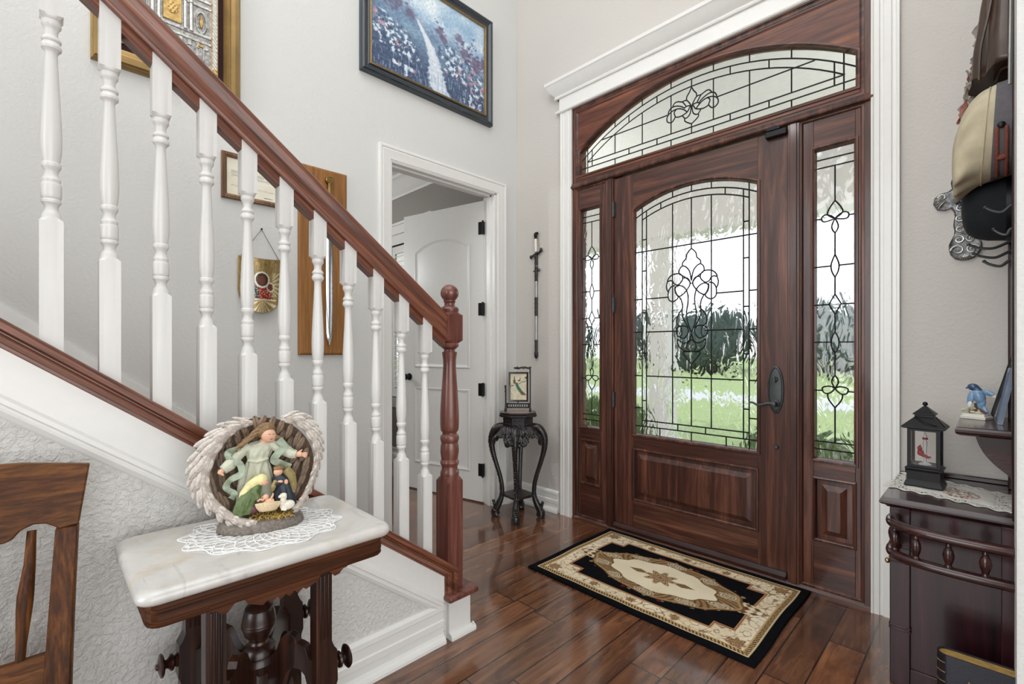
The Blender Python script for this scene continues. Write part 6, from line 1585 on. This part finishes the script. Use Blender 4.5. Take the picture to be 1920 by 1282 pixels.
# ================================================================ OUTSIDE
bm = nb(); box(bm, -6, 9, .14, 2.55, -.16, -.03)
struct('porch_floor', bm, m_conc, 'pale concrete porch floor outside the door', 'porch floor', smooth=False)
bm = nb(); box(bm, -6, 9, .14, 2.75, 2.98, 3.10); box(bm, -6, 9, 2.25, 2.55, 2.50, 3.0)
struct('porch_ceiling', bm, m_stucco, 'white porch ceiling and beam outside the door', 'porch ceiling', smooth=False)
bm = nb()
for i in range(1): box(bm, -80, 90, 2.5, 90, -.24, -.16)
struct('lawn', bm, m_grass, 'bright green front lawn beyond the porch', 'lawn', smooth=False)
bm = nb(); box(bm, -60, 70, 10.2, 12.2, -.17, -.145)
struct('driveway', bm, m_conc, 'pale concrete drive across the lawn', 'driveway', smooth=False)
pc = thing('porch_column', 'square white porch column seen through the left of the door glass', 'column', (.10, 2.38, -.03))
bm = nb(); box(bm, -.08, .15, 2.26, 2.50, -.03, 2.50); obj('shaft', bm, m_stucco, pc, bevel=.01)
bm = nb(); box(bm, -.11, .18, 2.22, 2.54, -.03, .20); obj('base', bm, m_stucco, pc, bevel=.01)
pc2 = thing('porch_column', 'square white porch column beyond the left sidelight', 'column', (-2.6, 2.38, -.03))
bm = nb(); box(bm, -2.76, -2.44, 2.24, 2.54, -.03, 2.50); obj('shaft', bm, m_stucco, pc2, bevel=.01)
bm = nb(); box(bm, -2.80, -2.40, 2.20, 2.58, -.03, .20); obj('base', bm, m_stucco, pc2, bevel=.01)
def blob(bm, c, r, amp, fr, seed, sub=4):
    st0 = len(bm.verts); bmesh.ops.create_icosphere(bm, subdivisions=sub, radius=1); bm.verts.ensure_lookup_table()
    for v in bm.verts[st0:] if False else list(bm.verts)[st0:]:
        d = v.co.normalized(); k = 1+amp*nz(d.x*fr+seed, d.y*fr, d.z*fr)+amp*.5*nz(d.x*fr*3, d.y*fr*3+seed, d.z*fr*3)
        v.co = Vector((c[0]+d.x*r[0]*k, c[1]+d.y*r[1]*k, c[2]+d.z*r[2]*k))
TREES = [(-30, 36, 5.0, 2.6, 'leftmost dark evergreen beyond the lawn'), (-22.5, 28, 4.0, 2.3, 'dark evergreen at the far left of the door glass view'), (-17.5, 35, 4.4, 2.4, 'dark round evergreen left of the middle of the lawn'), (-10.2, 28, 3.6, 2.2, 'dark evergreen straight beyond the door glass'), (-5.6, 35, 4.4, 2.3, 'dark evergreen behind the centre of the lawn'), (-1.2, 27, 3.3, 2.0, 'dark evergreen just right of the lawn centre'), (4.2, 34, 4.0, 2.3, 'dark evergreen seen behind the right door stile'), (9.5, 30, 3.2, 1.9, 'dark evergreen seen low in the right sidelight'), (16.0, 36, 3.8, 2.2, 'rightmost dark evergreen beyond the right sidelight')]
for i, (x, y, h, r, lab) in enumerate(TREES):
    t = thing('evergreen_tree', lab, 'tree', (x, y, -.16), group='evergreens beyond the lawn')
    bm = nb(); tube(bm, [(x, y, -.16), (x, y, 1.4)], .2, 8); obj('trunk', bm, m_bark, t)
    bm = nb(); blob(bm, (x, y, h*.5), (r*1.25, r, h*.55), .30, 2.2, i*7.3); obj('crown', bm, m_hedge, t, ang=3)
SHR = [(.92, 3.2, .24, .42, 0, 'small leafy shrub beside the porch column'), (1.52, 3.35, .25, .44, 0, 'bright green shrub in front of the porch'), (2.12, 3.25, .25, .42, 1, 'purple brown shrub in the porch bed'), (2.80, 3.45, .28, .46, 1, 'dark shrub at the right of the porch bed'), (-.85, 3.3, .30, .55, 0, 'leafy shrub left of the porch column'), (-1.75, 3.5, .34, .60, 0, 'tall shrub beyond the left sidelight')]
for i, (x, y, r, h, k, lab) in enumerate(SHR):
    bm = nb(); blob(bm, (x, y, -.16+h*.5), (r, r*.8, h*.55), .35, 3.0, i*3.1+2, 4)
    rg = random.Random(i)
    for q in range(220):
        th, ph = rg.uniform(0, 2*PI), math.acos(rg.uniform(-.5, 1)); d = Vector((sin(ph)*cos(th), sin(ph)*sin(th), cos(ph)))
        ell(bm, (x+d.x*r*1.0, y+d.y*r*.8, -.16+h*.5+d.z*h*.55), (.035, .012, .022), Matrix.Rotation(th, 3, 'Z') @ Matrix.Rotation(rg.uniform(-1, 1), 3, 'Y'), 1)
    tag(obj('shrub', bm, m_shrub2 if k else m_shrub, ang=1.2), lab, 'shrub', 'shrubs in the porch bed')
